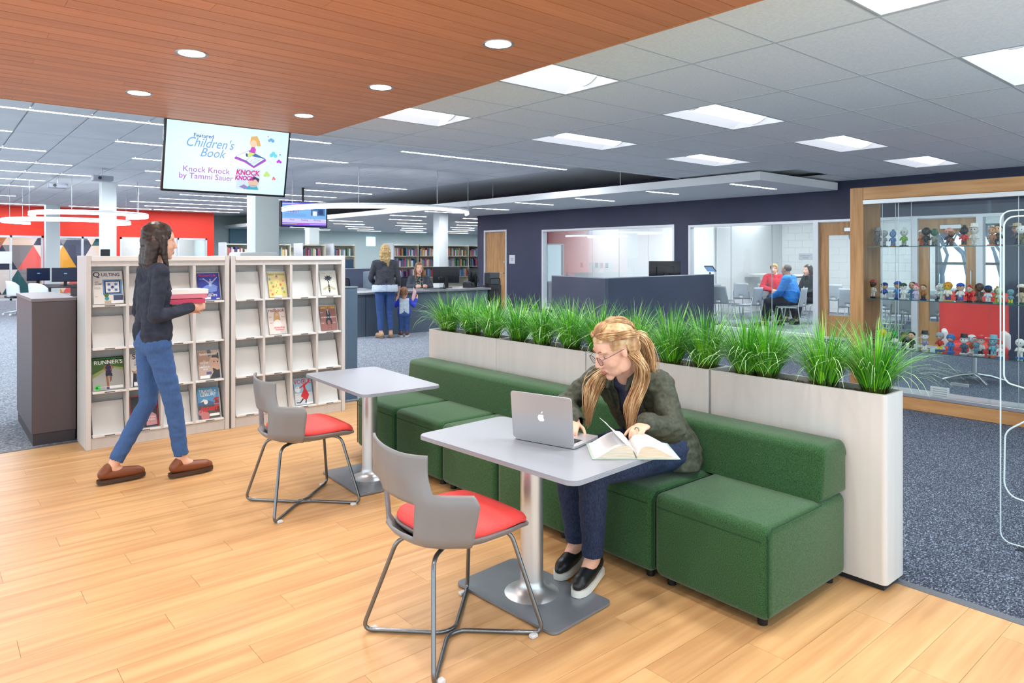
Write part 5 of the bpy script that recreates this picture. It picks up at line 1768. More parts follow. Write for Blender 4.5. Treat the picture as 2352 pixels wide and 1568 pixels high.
for k, (x, y) in enumerate(((15.5, 18.965), (8.966, 20.665))):
    s_ = thing('stack_sign', 'framed notice on the end of a white bookcase, ' + ('right' if k == 0 else 'left') + ' of the librarian', 'sign', (x, y, 1.25))
    MB().rbox(-.11, .11, -.012, 0, -.15, .15, .004, 1).build('frame', M_frame, s_)
    MB().box(-.09, .09, -.014, -.012, -.13, .13).build('sheet', mat('notice_white', (236, 238, 240), .5), s_)
hw = struct(MB().box(16.4, 16.9, 30.38, 30.4, 1.95, 2.4).build('window_7', mat('daylight_pane', (190, 226, 246), .3, emit=1.2)), 'small high window in the far wall')

# ---------------------------------------------------------------- ring lights
M_ring = mat('ring_light_lens', (255, 255, 255), .5, emit=RING_E, ecol=(248, 250, 255))
M_ring.cycles.emission_sampling = 'NONE'


def ring(cx, cy, r, a0, a1, z, label, top):
    t = thing('ring_light', label, 'pendant light', (cx, cy, z), 0, 'curved pendant ring lights')
    n = 40
    pts = [(r * math.cos(R(a0 + (a1 - a0) * k / n)), r * math.sin(R(a0 + (a1 - a0) * k / n)), 0) for k in range(n + 1)]
    MB().tube([(x, y, -.02) for x, y, _ in pts], .024, 8).build('diffuser', M_ring, t)
    MB().tube([(x, y, .03) for x, y, _ in pts], .028, 8).build('housing', M_frame, t)
    for k in range(4, n, 11):
        MB().tube([(pts[k][0], pts[k][1], .04), (pts[k][0], pts[k][1], top - z - .006)], .006, 5).build('suspension_wire', mat('wire_grey', (176, 180, 186), .4), t)
    return t


ring(7.35, 13.15, 1.93, 168, 336, 2.4, 'curved pendant light over the reception desk', FZ)
ring(2.9, 18.3, 1.15, 150, 400, 2.4, 'upper curved pendant light in front of the red wall', FZ)
ring(2.75, 20.4, 1.35, 120, 390, 2.32, 'lower curved pendant light in front of the red wall', FZ)

# ---------------------------------------------------------------- left background: glazed rooms, mural, computers
for n, (x0, x1, parts_) in enumerate(((-3.0, 3.1, (2.17,)), (3.5, 5.2, (4.21,)), (5.4, 8.4, (7.33,)))):
    w = struct(MB().box(x0, x1, 28.36, 28.366, .05, 2.12).build(f'window_{8 + n}', M_glass), 'glazed room front below the red wall')
    b = MB()
    for x in (x0, x1 - .06) + tuple(parts_):
        b.box(x, x + .06, 28.28, 28.42, 0, 2.15)
    b.box(x0, x1, 28.28, 28.42, 2.08, 2.15).box(x0, x1, 28.28, 28.42, 0, .06)
    b.build('window_frame', M_frame, w, smooth=False)
struct(MB().box(-3.5, 8.6, 30.6, 30.7, 0, 2.8).build('wall_mural', mat('mural_ground', (206, 196, 190), .7)), 'painted mural of coloured triangles')
wm = bpy.data.objects['wall_mural']
MC = [(36, 44, 66), (24, 84, 88), (206, 146, 40), (222, 90, 84), (176, 108, 60), (214, 204, 198), (120, 116, 120), (222, 200, 180), (52, 60, 82)]
rg = random.Random(3)
for i in range(-2, 10):
    for j in range(3):
        x0, z0 = 1.2 + i * .46, .1 + j * .88
        up = (i + j) % 2 == 0
        pts = [(x0, z0), (x0 + .92, z0), (x0 + .46, z0 + .88)] if up else [(x0, z0 + .88), (x0 + .46, z0), (x0 + .92, z0 + .88)]
        c = MC[(i * 5 + j * 3 + (i * j) % 4) % len(MC)]
        if x0 < 5.6:
            MB().prism(pts, 30.592, 30.6, 'y').build('mural_triangle', mat('mural_%d_%d_%d' % c, c, .7), wm, smooth=False)
struct(MB().box(-3.5, 8.6, 28.5, 30.7, 2.75, 2.8).build('ceiling_side_rooms', M_room))
for k, x in enumerate((1.0, 4.0, 7.0)):
    t = thing('room_light', f'ceiling panel inside the glazed room under the red wall, {ORD[k]} from the left', 'ceiling light', (x, 29.4, 2.745), 0, 'ceiling panels of the side rooms')
    MB().add([(-.6, -.3, 0), (-.6, .3, 0), (.6, .3, 0), (.6, -.3, 0)], [(0, 1, 2, 3)]).build('lens', MATS['room_light_lens'], t, smooth=False)
struct(MB().box(5.6, 8.5, 30.3, 30.4, 0, 2.75).build('wall_side_room', mat('side_room_grey', (206, 212, 210), .6)))
t = thing('room_sign', 'white paper notice on the glass at the far left edge', 'sign', (1.95, 28.27, 1.42))
MB().rbox(-.28, .28, -.006, 0, -.2, .2, .002, 1).build('sheet', mat('notice_white', (236, 238, 240), .5), t)

ct = thing('computer_table', 'black computer table with monitors at the far left', 'table', (2.75, 19.9, 0))
MB().rbox(-.55, .8, -.5, 1.6, .72, .75, .005, 1).build('table_top', mat('black_table_top', (34, 36, 42), .4), ct)
for x in (-.5, .75):
    for y in (-.45, 1.55):
        MB().rbox(x - .03, x + .03, y - .03, y + .03, 0, .72, .005, 1).build('leg', M_dark, ct)
MB().box(.2, .24, -.5, 1.6, .3, .72).build('modesty_panel', M_black, ct)
monitor((2.2, 21.05, .75), R(8), .5, .32, 'left dark blue computer screen behind the low cabinet', (20, 44, 96))
monitor((2.62, 19.85, .75), R(-6), .56, .34, 'middle dark blue computer screen behind the low cabinet', (20, 44, 96))
monitor((2.98, 20.3, .75), R(12), .52, .34, 'right computer screen half hidden by the magazine rack')
for k, (x, y, rz) in enumerate(((1.78, 21.2, R(20)), (2.05, 19.1, R(40)))):
    t = thing('desk_chair', ('farther' if k == 0 else 'nearer') + ' white shell desk chair at the far left computers', 'chair', (x, y, 0), rz, 'white desk chairs')
    b = MB()
    b.grid(lambda u, v: (-.2 + .16 * (2 * u - 1) ** 2 - .03 * v, (u - .5) * .5, .46 + .4 * v - .12 * v * (2 * u - 1) ** 4), 10, 6)
    o = b.build('shell', mat('white_shell', (222, 226, 232), .4), t)
    o.modifiers.new('t', 'SOLIDIFY').thickness = .015
    MB().rbox(-.2, .24, -.22, .22, .43, .49, .02, 2).build('seat', M_black, t)
    MB().tube([(0, 0, .08), (0, 0, .44)], .025, 8).build('column', M_alu, t)
    for q in range(5):
        a = 2 * PI * q / 5
        MB().tube([(0, 0, .1), (.28 * math.cos(a), .28 * math.sin(a), .07)], [.02, .012], 6).build('star_leg', M_alu, t)
        MB().ell((.29 * math.cos(a), .29 * math.sin(a), .03), .03, nu=8, nv=6).build('caster', M_white, t)
for k, (x, y) in enumerate(((2.6, 15.2), (2.15, 17.4))):
    t = thing('projector', ('nearer' if k == 0 else 'farther') + ' grey ceiling projector in front of the red wall', 'projector', (x, y, FZ))
    MB().tube([(0, 0, 0), (0, 0, -.14)], .012, 6).build('mount_pole', M_alu, t)
    MB().rbox(-.17, .17, -.13, .13, -.24, -.14, .015, 2).build('body', mat('projector_grey', (140, 144, 156), .5), t)
    MB().tube([(-.06, -.125, -.19), (-.06, -.15, -.19)], .03, 10).build('lens_barrel', M_black, t)
st = thing('tablet_stand', 'black tablet stand beside the column at the left', 'stand', (3.0, 17.2, 0))
MB().lathe([(.16, 0), (.16, .015), (.02, .02)], seg=18).build('base', M_black, st)
MB().tube([(0, 0, .01), (.02, 0, 1.25)], .018, 8).build('stem', M_black, st)
MB().rbox(-.09, .09, -.012, .012, 1.2, 1.62, .008, 1).build('tablet', M_black, st)
pr2 = thing('counter_printer', 'white printer top visible above the right rack by the column', 'printer', (2.9, 8.05, 0))
MB().rbox(-.22, .22, -.2, .2, 1.2, 1.52, .03, 2).build('body', mat('printer_white', (222, 228, 228), .45), pr2)
MB().rbox(-.25, .25, -.25, .25, 0, 1.2, .01, 1).build('pedestal_cabinet', M_cab, pr2)
# ---------------------------------------------------------------- people
def remesh(mb, vox, smooth=4, noise_amp=0., noise_scale=9., name='body'):
    me = bpy.data.meshes.new('tmp')
    me.from_pydata(mb.v, [], mb.f)
    o = bpy.data.objects.new('tmp', me)
    C.objects.link(o)
    md = o.modifiers.new('r', 'REMESH')
    md.mode = 'VOXEL'
    md.voxel_size = vox
    md.use_smooth_shade = True
    if smooth:
        md = o.modifiers.new('s', 'SMOOTH')
        md.factor = .5
        md.iterations = smooth
    dg = bpy.context.evaluated_depsgraph_get()
    out = bpy.data.meshes.new_from_object(o.evaluated_get(dg))
    bpy.data.objects.remove(o)
    bpy.data.meshes.remove(me)
    if noise_amp:
        from mathutils import noise as nz
        n = len(out.vertices)
        co = np.empty(n * 3)
        out.vertices.foreach_get('co', co)
        co = co.reshape(-1, 3)
        no = np.empty(n * 3)
        out.vertex_normals.foreach_get('vector', no)
        no = no.reshape(-1, 3)
        a = np.array([nz.noise((p[0] * noise_scale, p[1] * noise_scale, p[2] * noise_scale * 2.2)) + .5 * nz.noise((p[0] * noise_scale * 2.1, p[1] * noise_scale * 2.3, p[2] * noise_scale * 4)) for p in co])
        co += no * (a * noise_amp)[:, None]
        out.vertices.foreach_set('co', co.ravel())
    out.name = name
    return out


def cut(me, cond):
    bm = bmesh.new()
    bm.from_mesh(me)
    dead = [f for f in bm.faces if cond(f.calc_center_median())]
    bmesh.ops.delete(bm, geom=dead, context='FACES')
    bm.to_mesh(me)
    bm.free()


def paint(me, mats, fn):
    me.materials.clear()
    for m in mats:
        me.materials.append(m)
    if fn:
        me.polygons.foreach_set('material_index', [fn(p.center) for p in me.polygons])
    me.shade_smooth()


def basis(f, up=(0, 0, 1)):
    f = Vector(f).normalized()
    l = Vector(up).cross(f).normalized()
    u = f.cross(l)
    return Matrix((f, l, u)).transposed()


def add_head(mb, Mh, k=1.0, female=True):
    """blobs of a head; local x forward, y left, z up"""
    def E(c, r, nu=16, nv=12):
        mb.ell(Mh @ (Vector(c) * k), tuple(q * k for q in r), Mh.to_3x3(), nu, nv)

    def K_(a, ra, b, rb):
        mb.cap(Mh @ (Vector(a) * k), ra * k, Mh @ (Vector(b) * k), rb * k, 10)
    E((-.012, 0, .03), (.096, .076, .086), 24, 16)
    E((.03, 0, -.02), (.062, .062, .085), 20, 14)
    E((.035, 0, -.07), (.05, .052, .042))
    E((.072, 0, -.1), (.018, .022, .016))
    for s in (-1, 1):
        E((.052, s * .04, -.03), (.024, .02, .026))
        E((.005, s * .046, -.058), (.045, .014, .042))
        E((-.006, s * .076, -.006), (.014, .0075, .027))
        E((.098, s * .011, -.032), (.009, .008, .008))
        E((.066, s * .03, .034), (.013, .026, .01))
    K_((.088, 0, .016), .008, (.107, 0, -.024), .0105)
    K_((.086, -.018, -.06), .0055, (.094, 0, -.056), .007)
    K_((.086, .018, -.06), .0055, (.094, 0, -.056), .007)
    K_((.086, -.014, -.068), .005, (.093, 0, -.07), .0075)
    K_((.086, .014, -.068), .005, (.093, 0, -.07), .0075)


def socket(me, Mh, k=1.0):
    inv = Mh.inverted()
    f = Mh.to_3x3() @ Vector((1, 0, 0))
    for v in me.vertices:
        p = (inv @ v.co) / k
        if p.x < .04:
            continue
        for s in (-1, 1):
            d = math.sqrt((p.y - s * .032) ** 2 / 1.7 + (p.z - .012) ** 2)
            if d < .017:
                v.co -= f * .0085 * k * (1 - (d / .017) ** 2)


def hand(mb, w, d, n, side, curl=.5, k=1.0, thumb=1., spread=.0):
    """palm and five fingers. w wrist, d direction of the palm, n back-of-hand normal, side=+1 thumb on left of d (looking along -n)"""
    w, d, n = Vector(w), Vector(d).normalized(), Vector(n).normalized()
    n = (n - d * n.dot(d)).normalized()
    s = n.cross(d) * side                 # towards the thumb
    B = Matrix((d, s, n)).transposed()
    pc = w + d * .05 * k
    mb.ell(pc, (.052 * k, .04 * k, .0155 * k), B, 14, 10)
    mb.ell(w + d * .03 * k + s * .018 * k - n * .004, (.032 * k, .02 * k, .016 * k), B, 12, 8)
    mb.cap(w - d * .02, .024 * k, w + d * .02, .024 * k, 12)
    for i, (off, ln, r) in enumerate(((.030, .068, .0085), (.010, .077, .009), (-.011, .072, .0085), (-.030, .056, .0075))):
        p = w + d * (.088 - .004 * abs(i - 1)) * k + s * off * k
        a = curl * .55
        mb.cap(w + d * .05 * k + s * off * .8 * k, r * k, p, r * k, 8)
        for j, part in enumerate((.45, .32, .23)):
            dd = d * math.cos(a) - n * math.sin(a) + s * (off * spread * 8)
            q = p + dd.normalized() * ln * part * k
            mb.cap(p, r * k * (1 - .08 * j), q, r * k * (.92 - .1 * j), 8)
            p = q
            a += curl * (.95 if j == 0 else .7)
    p = w + d * .025 * k + s * .028 * k - n * .006
    for j, (ln, r) in enumerate(((.036, .0115), (.032, .0098), (.024, .0088))):
        dd = (d * (.62 + .18 * j) + s * (.72 - .3 * j) * thumb - n * (.22 + .2 * j * curl)).normalized()
        q = p + dd * ln * k
        mb.cap(p, r * k, q, r * .92 * k, 8)
        p = q


def eyes(par, Mh, k=1.0, lid=.0, iris=(70, 90, 90)):
    b, c, e = MB(), MB(), MB()
    B = Mh.to_3x3()
    for s in (-1, 1):
        b.ell(Mh @ (Vector((.0605, s * .031, .010)) * k), .0125 * k, None, 14, 10)
        c.ell(Mh @ (Vector((.0712, s * .0315, .009 - .004 * lid)) * k), (.0028 * k, .0056 * k, .0056 * k), B, 10, 8)
        e.ell(Mh @ (Vector((.0607, s * .031, .0125 + .002 * (1 - lid))) * k), (.0128 * k, .0134 * k, (.006 + .006 * lid) * k), B, 12, 8)
    o = b.build('eyes', mat('eye_white', (232, 230, 226), .2), par)
    c.build('irises', mat('iris_%d_%d_%d' % iris, iris, .2), o)
    e.build('eyelids', mat('eyelid_skin', (206, 150, 128), .5), o)
    return o


M_skin = noisy('fair_skin', (226, 172, 148), (234, 186, 162), (1, 1, 1), .5, nscale=14)
bsdf(M_skin).inputs['Subsurface Weight'].default_value = .08
bsdf(M_skin).inputs['Subsurface Radius'].default_value = (.02, .008, .004)
M_lip = mat('lips', (196, 120, 110), .4)
M_tan = noisy('tanned_skin', (190, 138, 110), (202, 150, 122), (1, 1, 1), .5, nscale=14)


def lips_fn(Mh, k=1.0):
    inv = Mh.inverted()

    def f(p):
        q = (inv @ p) / k
        return 1 if q.x > .076 and abs(q.y) < .021 - .35 * abs(q.z + .063) and -.0755 < q.z < -.0535 else 0
    return f


def head_matrix(c, f, up=(0, 0, 1)):
    return Matrix.Translation(Vector(c)) @ basis(f, up).to_4x4()


def strands(guides, n, r0, jit, seed, nu=5):
    """tapered locks following guide polylines with jitter"""
    rg = random.Random(seed)
    b = MB()
    for q in range(n):
        g = guides[q % len(guides)]
        off = Vector((rg.gauss(0, jit), rg.gauss(0, jit), rg.gauss(0, jit)))
        ph = rg.uniform(0, 6)
        pts, rs = [], []
        m = 12
        for i in range(m + 1):
            u = i / m * (len(g) - 1)
            a = min(int(u), len(g) - 2)
            t = u - a
            p0, p1, p2, p3 = [Vector(g[max(0, min(len(g) - 1, a + d))]) for d in (-1, 0, 1, 2)]
            p = .5 * ((2 * p1) + (p2 - p0) * t + (2 * p0 - 5 * p1 + 4 * p2 - p3) * t * t + (3 * p1 - p0 - 3 * p2 + p3) * t ** 3)
            f = i / m
            w = Vector((math.sin(ph + f * 9), math.cos(ph * 1.3 + f * 8), 0)) * .006 * f
            pts.append(p + off * (.45 + .75 * math.sin(PI * min(1, f * 1.05))) + w)
            rs.append(r0 * (1 - .75 * f ** 2.5) * (.45 + .55 * min(1, f * 6)))
        b.tube(pts, rs, nu)
    return b


def torso_blobs(mb, pel, chest, neck, sl, sr, g=0., w=1., belly=0.):
    """pelvis to shoulders as ellipsoids and capsules, g = extra thickness"""
    pel, chest, neck, sl, sr = [Vector(p) for p in (pel, chest, neck, sl, sr)]
    mid = (pel + chest) / 2
    side = (sl - sr).normalized()
    hp = side * .085 * w
    for s in (-1, 1):
        mb.cap(pel + hp * s, .1 * w + g, mid + hp * .8 * s, .085 * w + g + belly, 14)
        mb.cap(mid + hp * .8 * s, .085 * w + g + belly, chest + hp * .85 * s, .092 * w + g, 14)
    mb.cap(mid, .1 * w + g + belly, chest, .1 * w + g, 14)
    mb.cap(sl - side * .03, .056 * w + g, sr + side * .03, .056 * w + g, 14)
    for s, sh in ((1, sl), (-1, sr)):
        mb.cap(chest + hp * .8 * s, .085 * w + g, sh - side * .045 * s, .058 * w + g, 12)
    mb.cap(neck - Vector((0, 0, .02)), .055 * w + g * .6, chest, .08 * w + g, 12)


def limb(mb, pts, rs, g=0.):
    for i in range(len(pts) - 1):
        mb.cap(pts[i], rs[i] + g, pts[i + 1], rs[i + 1] + g, 14)


def shoe(par, ankle, toe, m_up, m_sole, h=.0, name='shoe', sole=.02, k=1.0, ankle_h=.07):
    """shoe from heel under the ankle to the toe; h = height of the ground"""
    a, t = Vector(ankle), Vector(toe)
    d = Vector((t.x - a.x, t.y - a.y, 0)).normalized()
    gr = Vector((0, 0, 1))
    pitch = (t.z - a.z)
    heel = Vector((a.x, a.y, h)) - d * .05 * k
    b = MB()
    z = Vector((0, 0, sole))
    up = .035 * k
    b.cap(heel + z + gr * up, .034 * k, heel + z + d * .1 * k + gr * .03 * k, .04 * k, 14)
    b.cap(heel + z + d * .1 * k + gr * .028 * k, .04 * k, heel + z + d * .2 * k + gr * .02 * k, .036 * k, 14)
    b.cap(heel + z + d * .2 * k + gr * .02 * k, .034 * k, heel + z + d * .225 * k + gr * .016 * k, .026 * k, 14)
    b.cap(heel + z + gr * .04 * k, .035 * k, heel + z + gr * ankle_h + d * .03, .036 * k, 12)
    me = remesh(b, .006, 4, name='upper')
    cut(me, lambda c: c.z < h + sole * .6)
    paint(me, [m_up], None)
    o = put('shoe', me, par)
    s_ = d.cross(gr)
    pl = []
    for u, wd in ((-.034, .02), (-.02, .032), (.05, .036), (.12, .041), (.18, .043), (.22, .036), (.245, .022), (.252, .008)):
        pl.append((u * k, wd * k))
    poly = [heel + d * u + s_ * wd for u, wd in pl] + [heel + d * u - s_ * wd for u, wd in reversed(pl)]
    MB().prism([(p.x, p.y) for p in poly], h + .001, h + sole + .004).build('sole', m_sole, o, ang=50)
    return o


def person(loc, rz, label, J, skin, top, pants, hair, vox=.0085, g_top=.012, g_leg=.012, w=1., k=1., hands=None, sleeves=1., shoe_c=(30, 30, 34), hair_style='long', top_noise=.006, extra=None, belly=0., top_hem=None, pants_hem=None, lid=.2, shoes=True, sole_c=(30, 30, 30), hair_len=None):
    """J: dict of joints in the person's own frame (x forward, y left)"""
    t = thing('person', label, 'person', loc, rz)
    V = {n: Vector(p) for n, p in J.items()}
    Mh = head_matrix(V['head'], V['face'])
    # one continuous body
    b = MB()
    add_head(b, Mh, k)
    b.cap(V['neck'] - Vector((0, 0, .03)), .058 * w, V['head'] - Vector((0, 0, .06)) - (Mh.to_3x3() @ Vector((.02, 0, 0))), .05 * w, 14)
    torso_blobs(b, V['pelvis'], V['chest'], V['neck'], V['sl'], V['sr'], -.008, w)
    for s in 'lr':
        limb(b, [V['s' + s], V['e' + s], V['w' + s]], [.044 * w, .036 * w, .026 * w])
        limb(b, [V['h' + s], V['k' + s], V['a' + s], V['a' + s] + (V['t' + s] - V['a' + s]) * .4 - Vector((0, 0, .02))], [.075 * w, .052 * w, .036 * w, .03 * w])
        hd = (hands or {}).get(s)
        d = (V['w' + s] - V['e' + s]).normalized()
        if hd:
            hand(b, V['w' + s] + d * .02, hd[0], hd[1], hd[2], hd[3], k)
        else:
            hand(b, V['w' + s] + d * .02, d, (0, 1 if s == 'l' else -1, .2), 1 if s == 'l' else -1, .5, k)
    me = remesh(b, vox, 3)
    socket(me, Mh, k)
    paint(me, [skin, M_lip], lips_fn(Mh, k))
    body = put('body', me, t)
    eyes(body, Mh, k, lid)
    # top
    b = MB()
    torso_blobs(b, V['pelvis'] + Vector((0, 0, .03)), V['chest'], V['neck'], V['sl'], V['sr'], g_top, w, belly)
    for s in 'lr':
        end = V['e' + s] + (V['w' + s] - V['e' + s]) * max(0, (sleeves * 2 - 1))
        if sleeves <= .5:
            limb(b, [V['s' + s], V['s' + s] + (V['e' + s] - V['s' + s]) * sleeves * 2], [.05 * w, .047 * w], g_top)
        else:
            limb(b, [V['s' + s], V['e' + s], end], [.046 * w, .04 * w, .032 * w], g_top)
    me = remesh(b, vox, 3, top_noise, 11)
    hem = top_hem if top_hem is not None else V['pelvis'].z - .04
    nk = V['neck']
    cut(me, lambda c: c.z < hem or ((c - nk).length < .066 * w and c.z > nk.z - .02) or c.z > nk.z + .035)
    paint(me, top if isinstance(top, list) else [top], extra.get('top_fn') if extra else None)
    o = put('top', me, t)
    sl = o.modifiers.new('t', 'SOLIDIFY')
    sl.thickness = .004
    # trousers
    b = MB()
    side = (V['hl'] - V['hr'])
    b.cap(V['hl'], .095 * w + g_leg, V['hr'], .095 * w + g_leg, 14)
    b.cap(V['pelvis'] + side * .25, .1 * w + g_leg * .5, V['pelvis'] - side * .25, .1 * w + g_leg * .5, 14)
    for s in 'lr':
        limb(b, [V['h' + s], V['k' + s], V['a' + s]], [.085 * w, .06 * w, .046 * w], g_leg)
    me = remesh(b, vox, 3, .005, 10)
    if pants_hem is None:
        cut(me, lambda c: any((c - V['a' + s]).dot((V['a' + s] - V['k' + s]).normalized()) > -.02 for s in 'lr' if (c - V['a' + s]).length < .12))
    else:
        cut(me, lambda c: any((c - V['a' + s]).dot((V['a' + s] - V['k' + s]).normalized()) > -pants_hem for s in 'lr' if (c - V['a' + s]).length < .12 + pants_hem))
    paint(me, [pants], None)
    o = put('trousers', me, t)
    o.modifiers.new('t', 'SOLIDIFY').thickness = .003
    if shoes:
        for s in 'lr':
            shoe(t, V['a' + s], V['t' + s], mat('shoe_%d_%d_%d' % shoe_c, shoe_c, .4), mat('sole_%d_%d_%d' % sole_c, sole_c, .6), max(0, min(V['a' + s].z - .09, .3)), k=k)
    # hair
    b = MB()
    X = lambda c: Mh @ (Vector(c) * k)
    B3 = Mh.to_3x3()
    S3 = lambda r: tuple(q * k for q in r)
    if hair_style == 'none':
        b.ell(X((-.022, 0, .035)), S3((.09, .08, .085)), B3, 20, 14)
        me = remesh(b, vox * .8, 2)
        inv = Mh.inverted()
        cut(me, lambda c: (inv @ c).z / k < .03 - .12 * min(0, (inv @ c).x + .06) - .5 * max(0, (inv @ c).x) if False else ((inv @ c).x / k > .03 or (inv @ c).z / k < -.02 + .9 * max(0, (inv @ c).x / k + .04)))
        paint(me, [hair], None)
        put('hair', me, t)
        return t
    b.ell(X((-.022, 0, .045)), S3((.1, .086, .088)), B3, 22, 16)
    b.ell(X((-.05, 0, .0)), S3((.072, .082, .09)), B3, 20, 14)
    if hair_style in ('long', 'wavy'):
        dn = Vector((0, 0, -1))
        back = -(B3 @ Vector((1, 0, 0)))
        ln = hair_len or (.3 if hair_style == 'long' else .27)
        for s in (-1, 0, 1):
            p0 = X((-.055, s * .055, -.02))
            b.chain([p0, p0 + dn * ln * .5 * k + back * .02, p0 + dn * ln * k], [.046 * k, .04 * k, .018 * k], 12)
        for s in (-1, 1):
            p0 = X((.0, s * .078, .02))
            b.chain([p0, p0 + dn * .11 * k, p0 + dn * ln * .8 * k + (B3 @ Vector((.02, 0, 0)))], [.022 * k, .022 * k, .012 * k], 10)
    elif hair_style == 'short':
        for s in (-1, 1):
            b.ell(X((.03, s * .062, .04)), S3((.045, .024, .04)), B3, 12, 8)
        b.ell(X((.055, 0, .082)), S3((.035, .06, .026)), B3, 12, 8)
        b.ell(X((-.07, 0, -.05)), S3((.04, .06, .05)), B3, 12, 8)
    elif hair_style == 'boy':
        b.ell(X((.03, 0, .09)), S3((.05, .06, .022)), B3, 12, 8)
    me = remesh(b, vox * .9, 2, .004 if hair_style != 'wavy' else .012, 26)
    inv = Mh.inverted()
    # open the hair over the face
    cut(me, lambda c: (lambda q: q.x > .045 and q.z < .075 and abs(q.y) < .07 and q.z > -.2)((inv @ c) / k) if hair_style != 'boy' else ((inv @ c) / k).z < -.01 + .9 * max(0, ((inv @ c) / k).x) - .03)
    paint(me, [hair], None)
    o = put('hair', me, t)
    return t


def hairmat(name, a, b_, c=None):
    return noisy(name, a, b_, (9, 9, 1.6), .45, .3, nscale=9, lo=.3, hi=.7, c3=c, dist=.004)


H_bl = noisy('blonde_hair', (148, 110, 76), (226, 202, 162), (2, 2, .35), .42, 0, nscale=15, lo=.3, hi=.7, c3=(196, 156, 112))
H_dk = hairmat('dark_brown_hair', (28, 20, 18), (62, 44, 38))
H_br = hairmat('brown_hair', (96, 62, 38), (160, 112, 74))
H_sh = hairmat('sandy_hair', (150, 116, 64), (216, 184, 126))
M_jean = noisy('blue_jeans', (46, 74, 126), (54, 84, 137), (4, 4, 1), .85, .05, nscale=45, dist=.001)
M_jeand = noisy('dark_blue_jeans', (22, 34, 60), (40, 58, 92), (4, 4, 1), .85, .05, nscale=45, dist=.001)

# ---- the walking woman
J = dict(pelvis=(0, 0, .93), chest=(.01, 0, 1.24), neck=(.0, 0, 1.42), head=(.045, 0, 1.575), face=(1, 0, -.12), sl=(.0, .17, 1.375), sr=(.0, -.17, 1.375), el=(-.02, .22, 1.10), er=(-.05, -.205, 1.09), wl=(.2, .12, 1.10), wr=(.19, -.13, 1.13),
         hl=(0, .09, .9), hr=(0, -.09, .9), kl=(.0, .09, .5), kr=(.1, -.09, .5), al=(-.22, .09, .1), ar=(.16, -.08, .1), tl=(-.02, .09, .03), tr=(.38, -.08, .03))
M_topd = noisy('dark_navy_top', (34, 40, 56), (48, 56, 74), (1, 1, 1), .9, nscale=20)
pw = person((1.16, 5.07, 0), R(4), 'dark haired woman in navy top and jeans walking past the racks with books', J, M_skin, M_topd, noisy('mid_blue_jeans', (54, 88, 142), (62, 97, 150), (4, 4, 1), .85, .05, nscale=45, dist=.001), H_dk, .007, .008, .002, .93,
            hands={'l': ((.9, -.3, .1), (.2, .8, .3), -1, .6), 'r': ((.85, .35, .15), (.1, -.9, .2), 1, .7)}, hair_len=.25, shoe_c=(122, 66, 38), sole_c=(70, 46, 34), pants_hem=.05, lid=.5, top_hem=.86)
for k, (dz, c, l, off) in enumerate(((.0, (196, 60, 96), 'dark pink book at the bottom of the pile the walking woman carries', 0), (.034, (214, 120, 140), 'rose pink book in the middle of the pile the walking woman carries', .012), (.064, (238, 236, 236), 'white book on top of the pile the walking woman carries', .02))):
    o = thing('carried_book', l, 'book', (1.335 + off, 5.045, 1.16 + dz), R(4), 'books carried by the walking woman')
    MB().box(-.115, .118, -.088, .09, .003, .027).build('pages', M_page, o)
    MB().rbox(-.12, .12, -.092, .092, 0, .0035, .001, 1).rbox(-.12, .12, -.092, .092, .0265, .03, .001, 1).rbox(-.12, .12, -.094, -.09, 0, .03, .001, 1).build('cover', mat('carried_%d' % k, c, .45), o)
# ---- standing woman at the desk
J = dict(pelvis=(0, 0, .9), chest=(.02, 0, 1.2), neck=(.0, 0, 1.40), head=(.03, -.01, 1.555), face=(1, -.35, -.12), sl=(.0, .185, 1.345), sr=(.0, -.185, 1.345), el=(.05, .25, 1.07), er=(-.02, -.24, 1.06), wl=(.2, .16, .98), wr=(.08, -.26, .84),
         hl=(0, .095, .88), hr=(0, -.095, .88), kl=(.02, .085, .48), kr=(.03, -.08, .48), al=(-.02, .08, .1), ar=(-.01, -.1, .1), tl=(.14, .12, .03), tr=(.16, -.14, .03))
person((6.36, 11.08, 0), R(72), 'blonde woman in dark grey sweater and jeans standing at the reception desk', J, M_skin, noisy('charcoal_sweater', (54, 56, 64), (68, 70, 78), (1, 1, 1), .9, nscale=60), M_jean, H_sh, .009, .008, .008, 1.04, top_hem=.93,
       hair_style='wavy', shoe_c=(196, 160, 130), sole_c=(150, 120, 96), pants_hem=.04)
sp = [o for o in C.objects if o.name.startswith('person')][-1]
b = MB()
torso_blobs(b, (0, 0, .86), (.02, 0, 1.2), (0, 0, 1.4), (0, .185, 1.345), (0, -.185, 1.345), .042, 1.08)
me = remesh(b, .009, 3, .006, 14)
cut(me, lambda c: c.z > .955 or c.z < .835)
paint(me, [mat('pale_blue_shirt', (196, 208, 222), .8)], None)
o = put('shirt_tail', me, sp)
o.modifiers.new('t', 'SOLIDIFY').thickness = .004
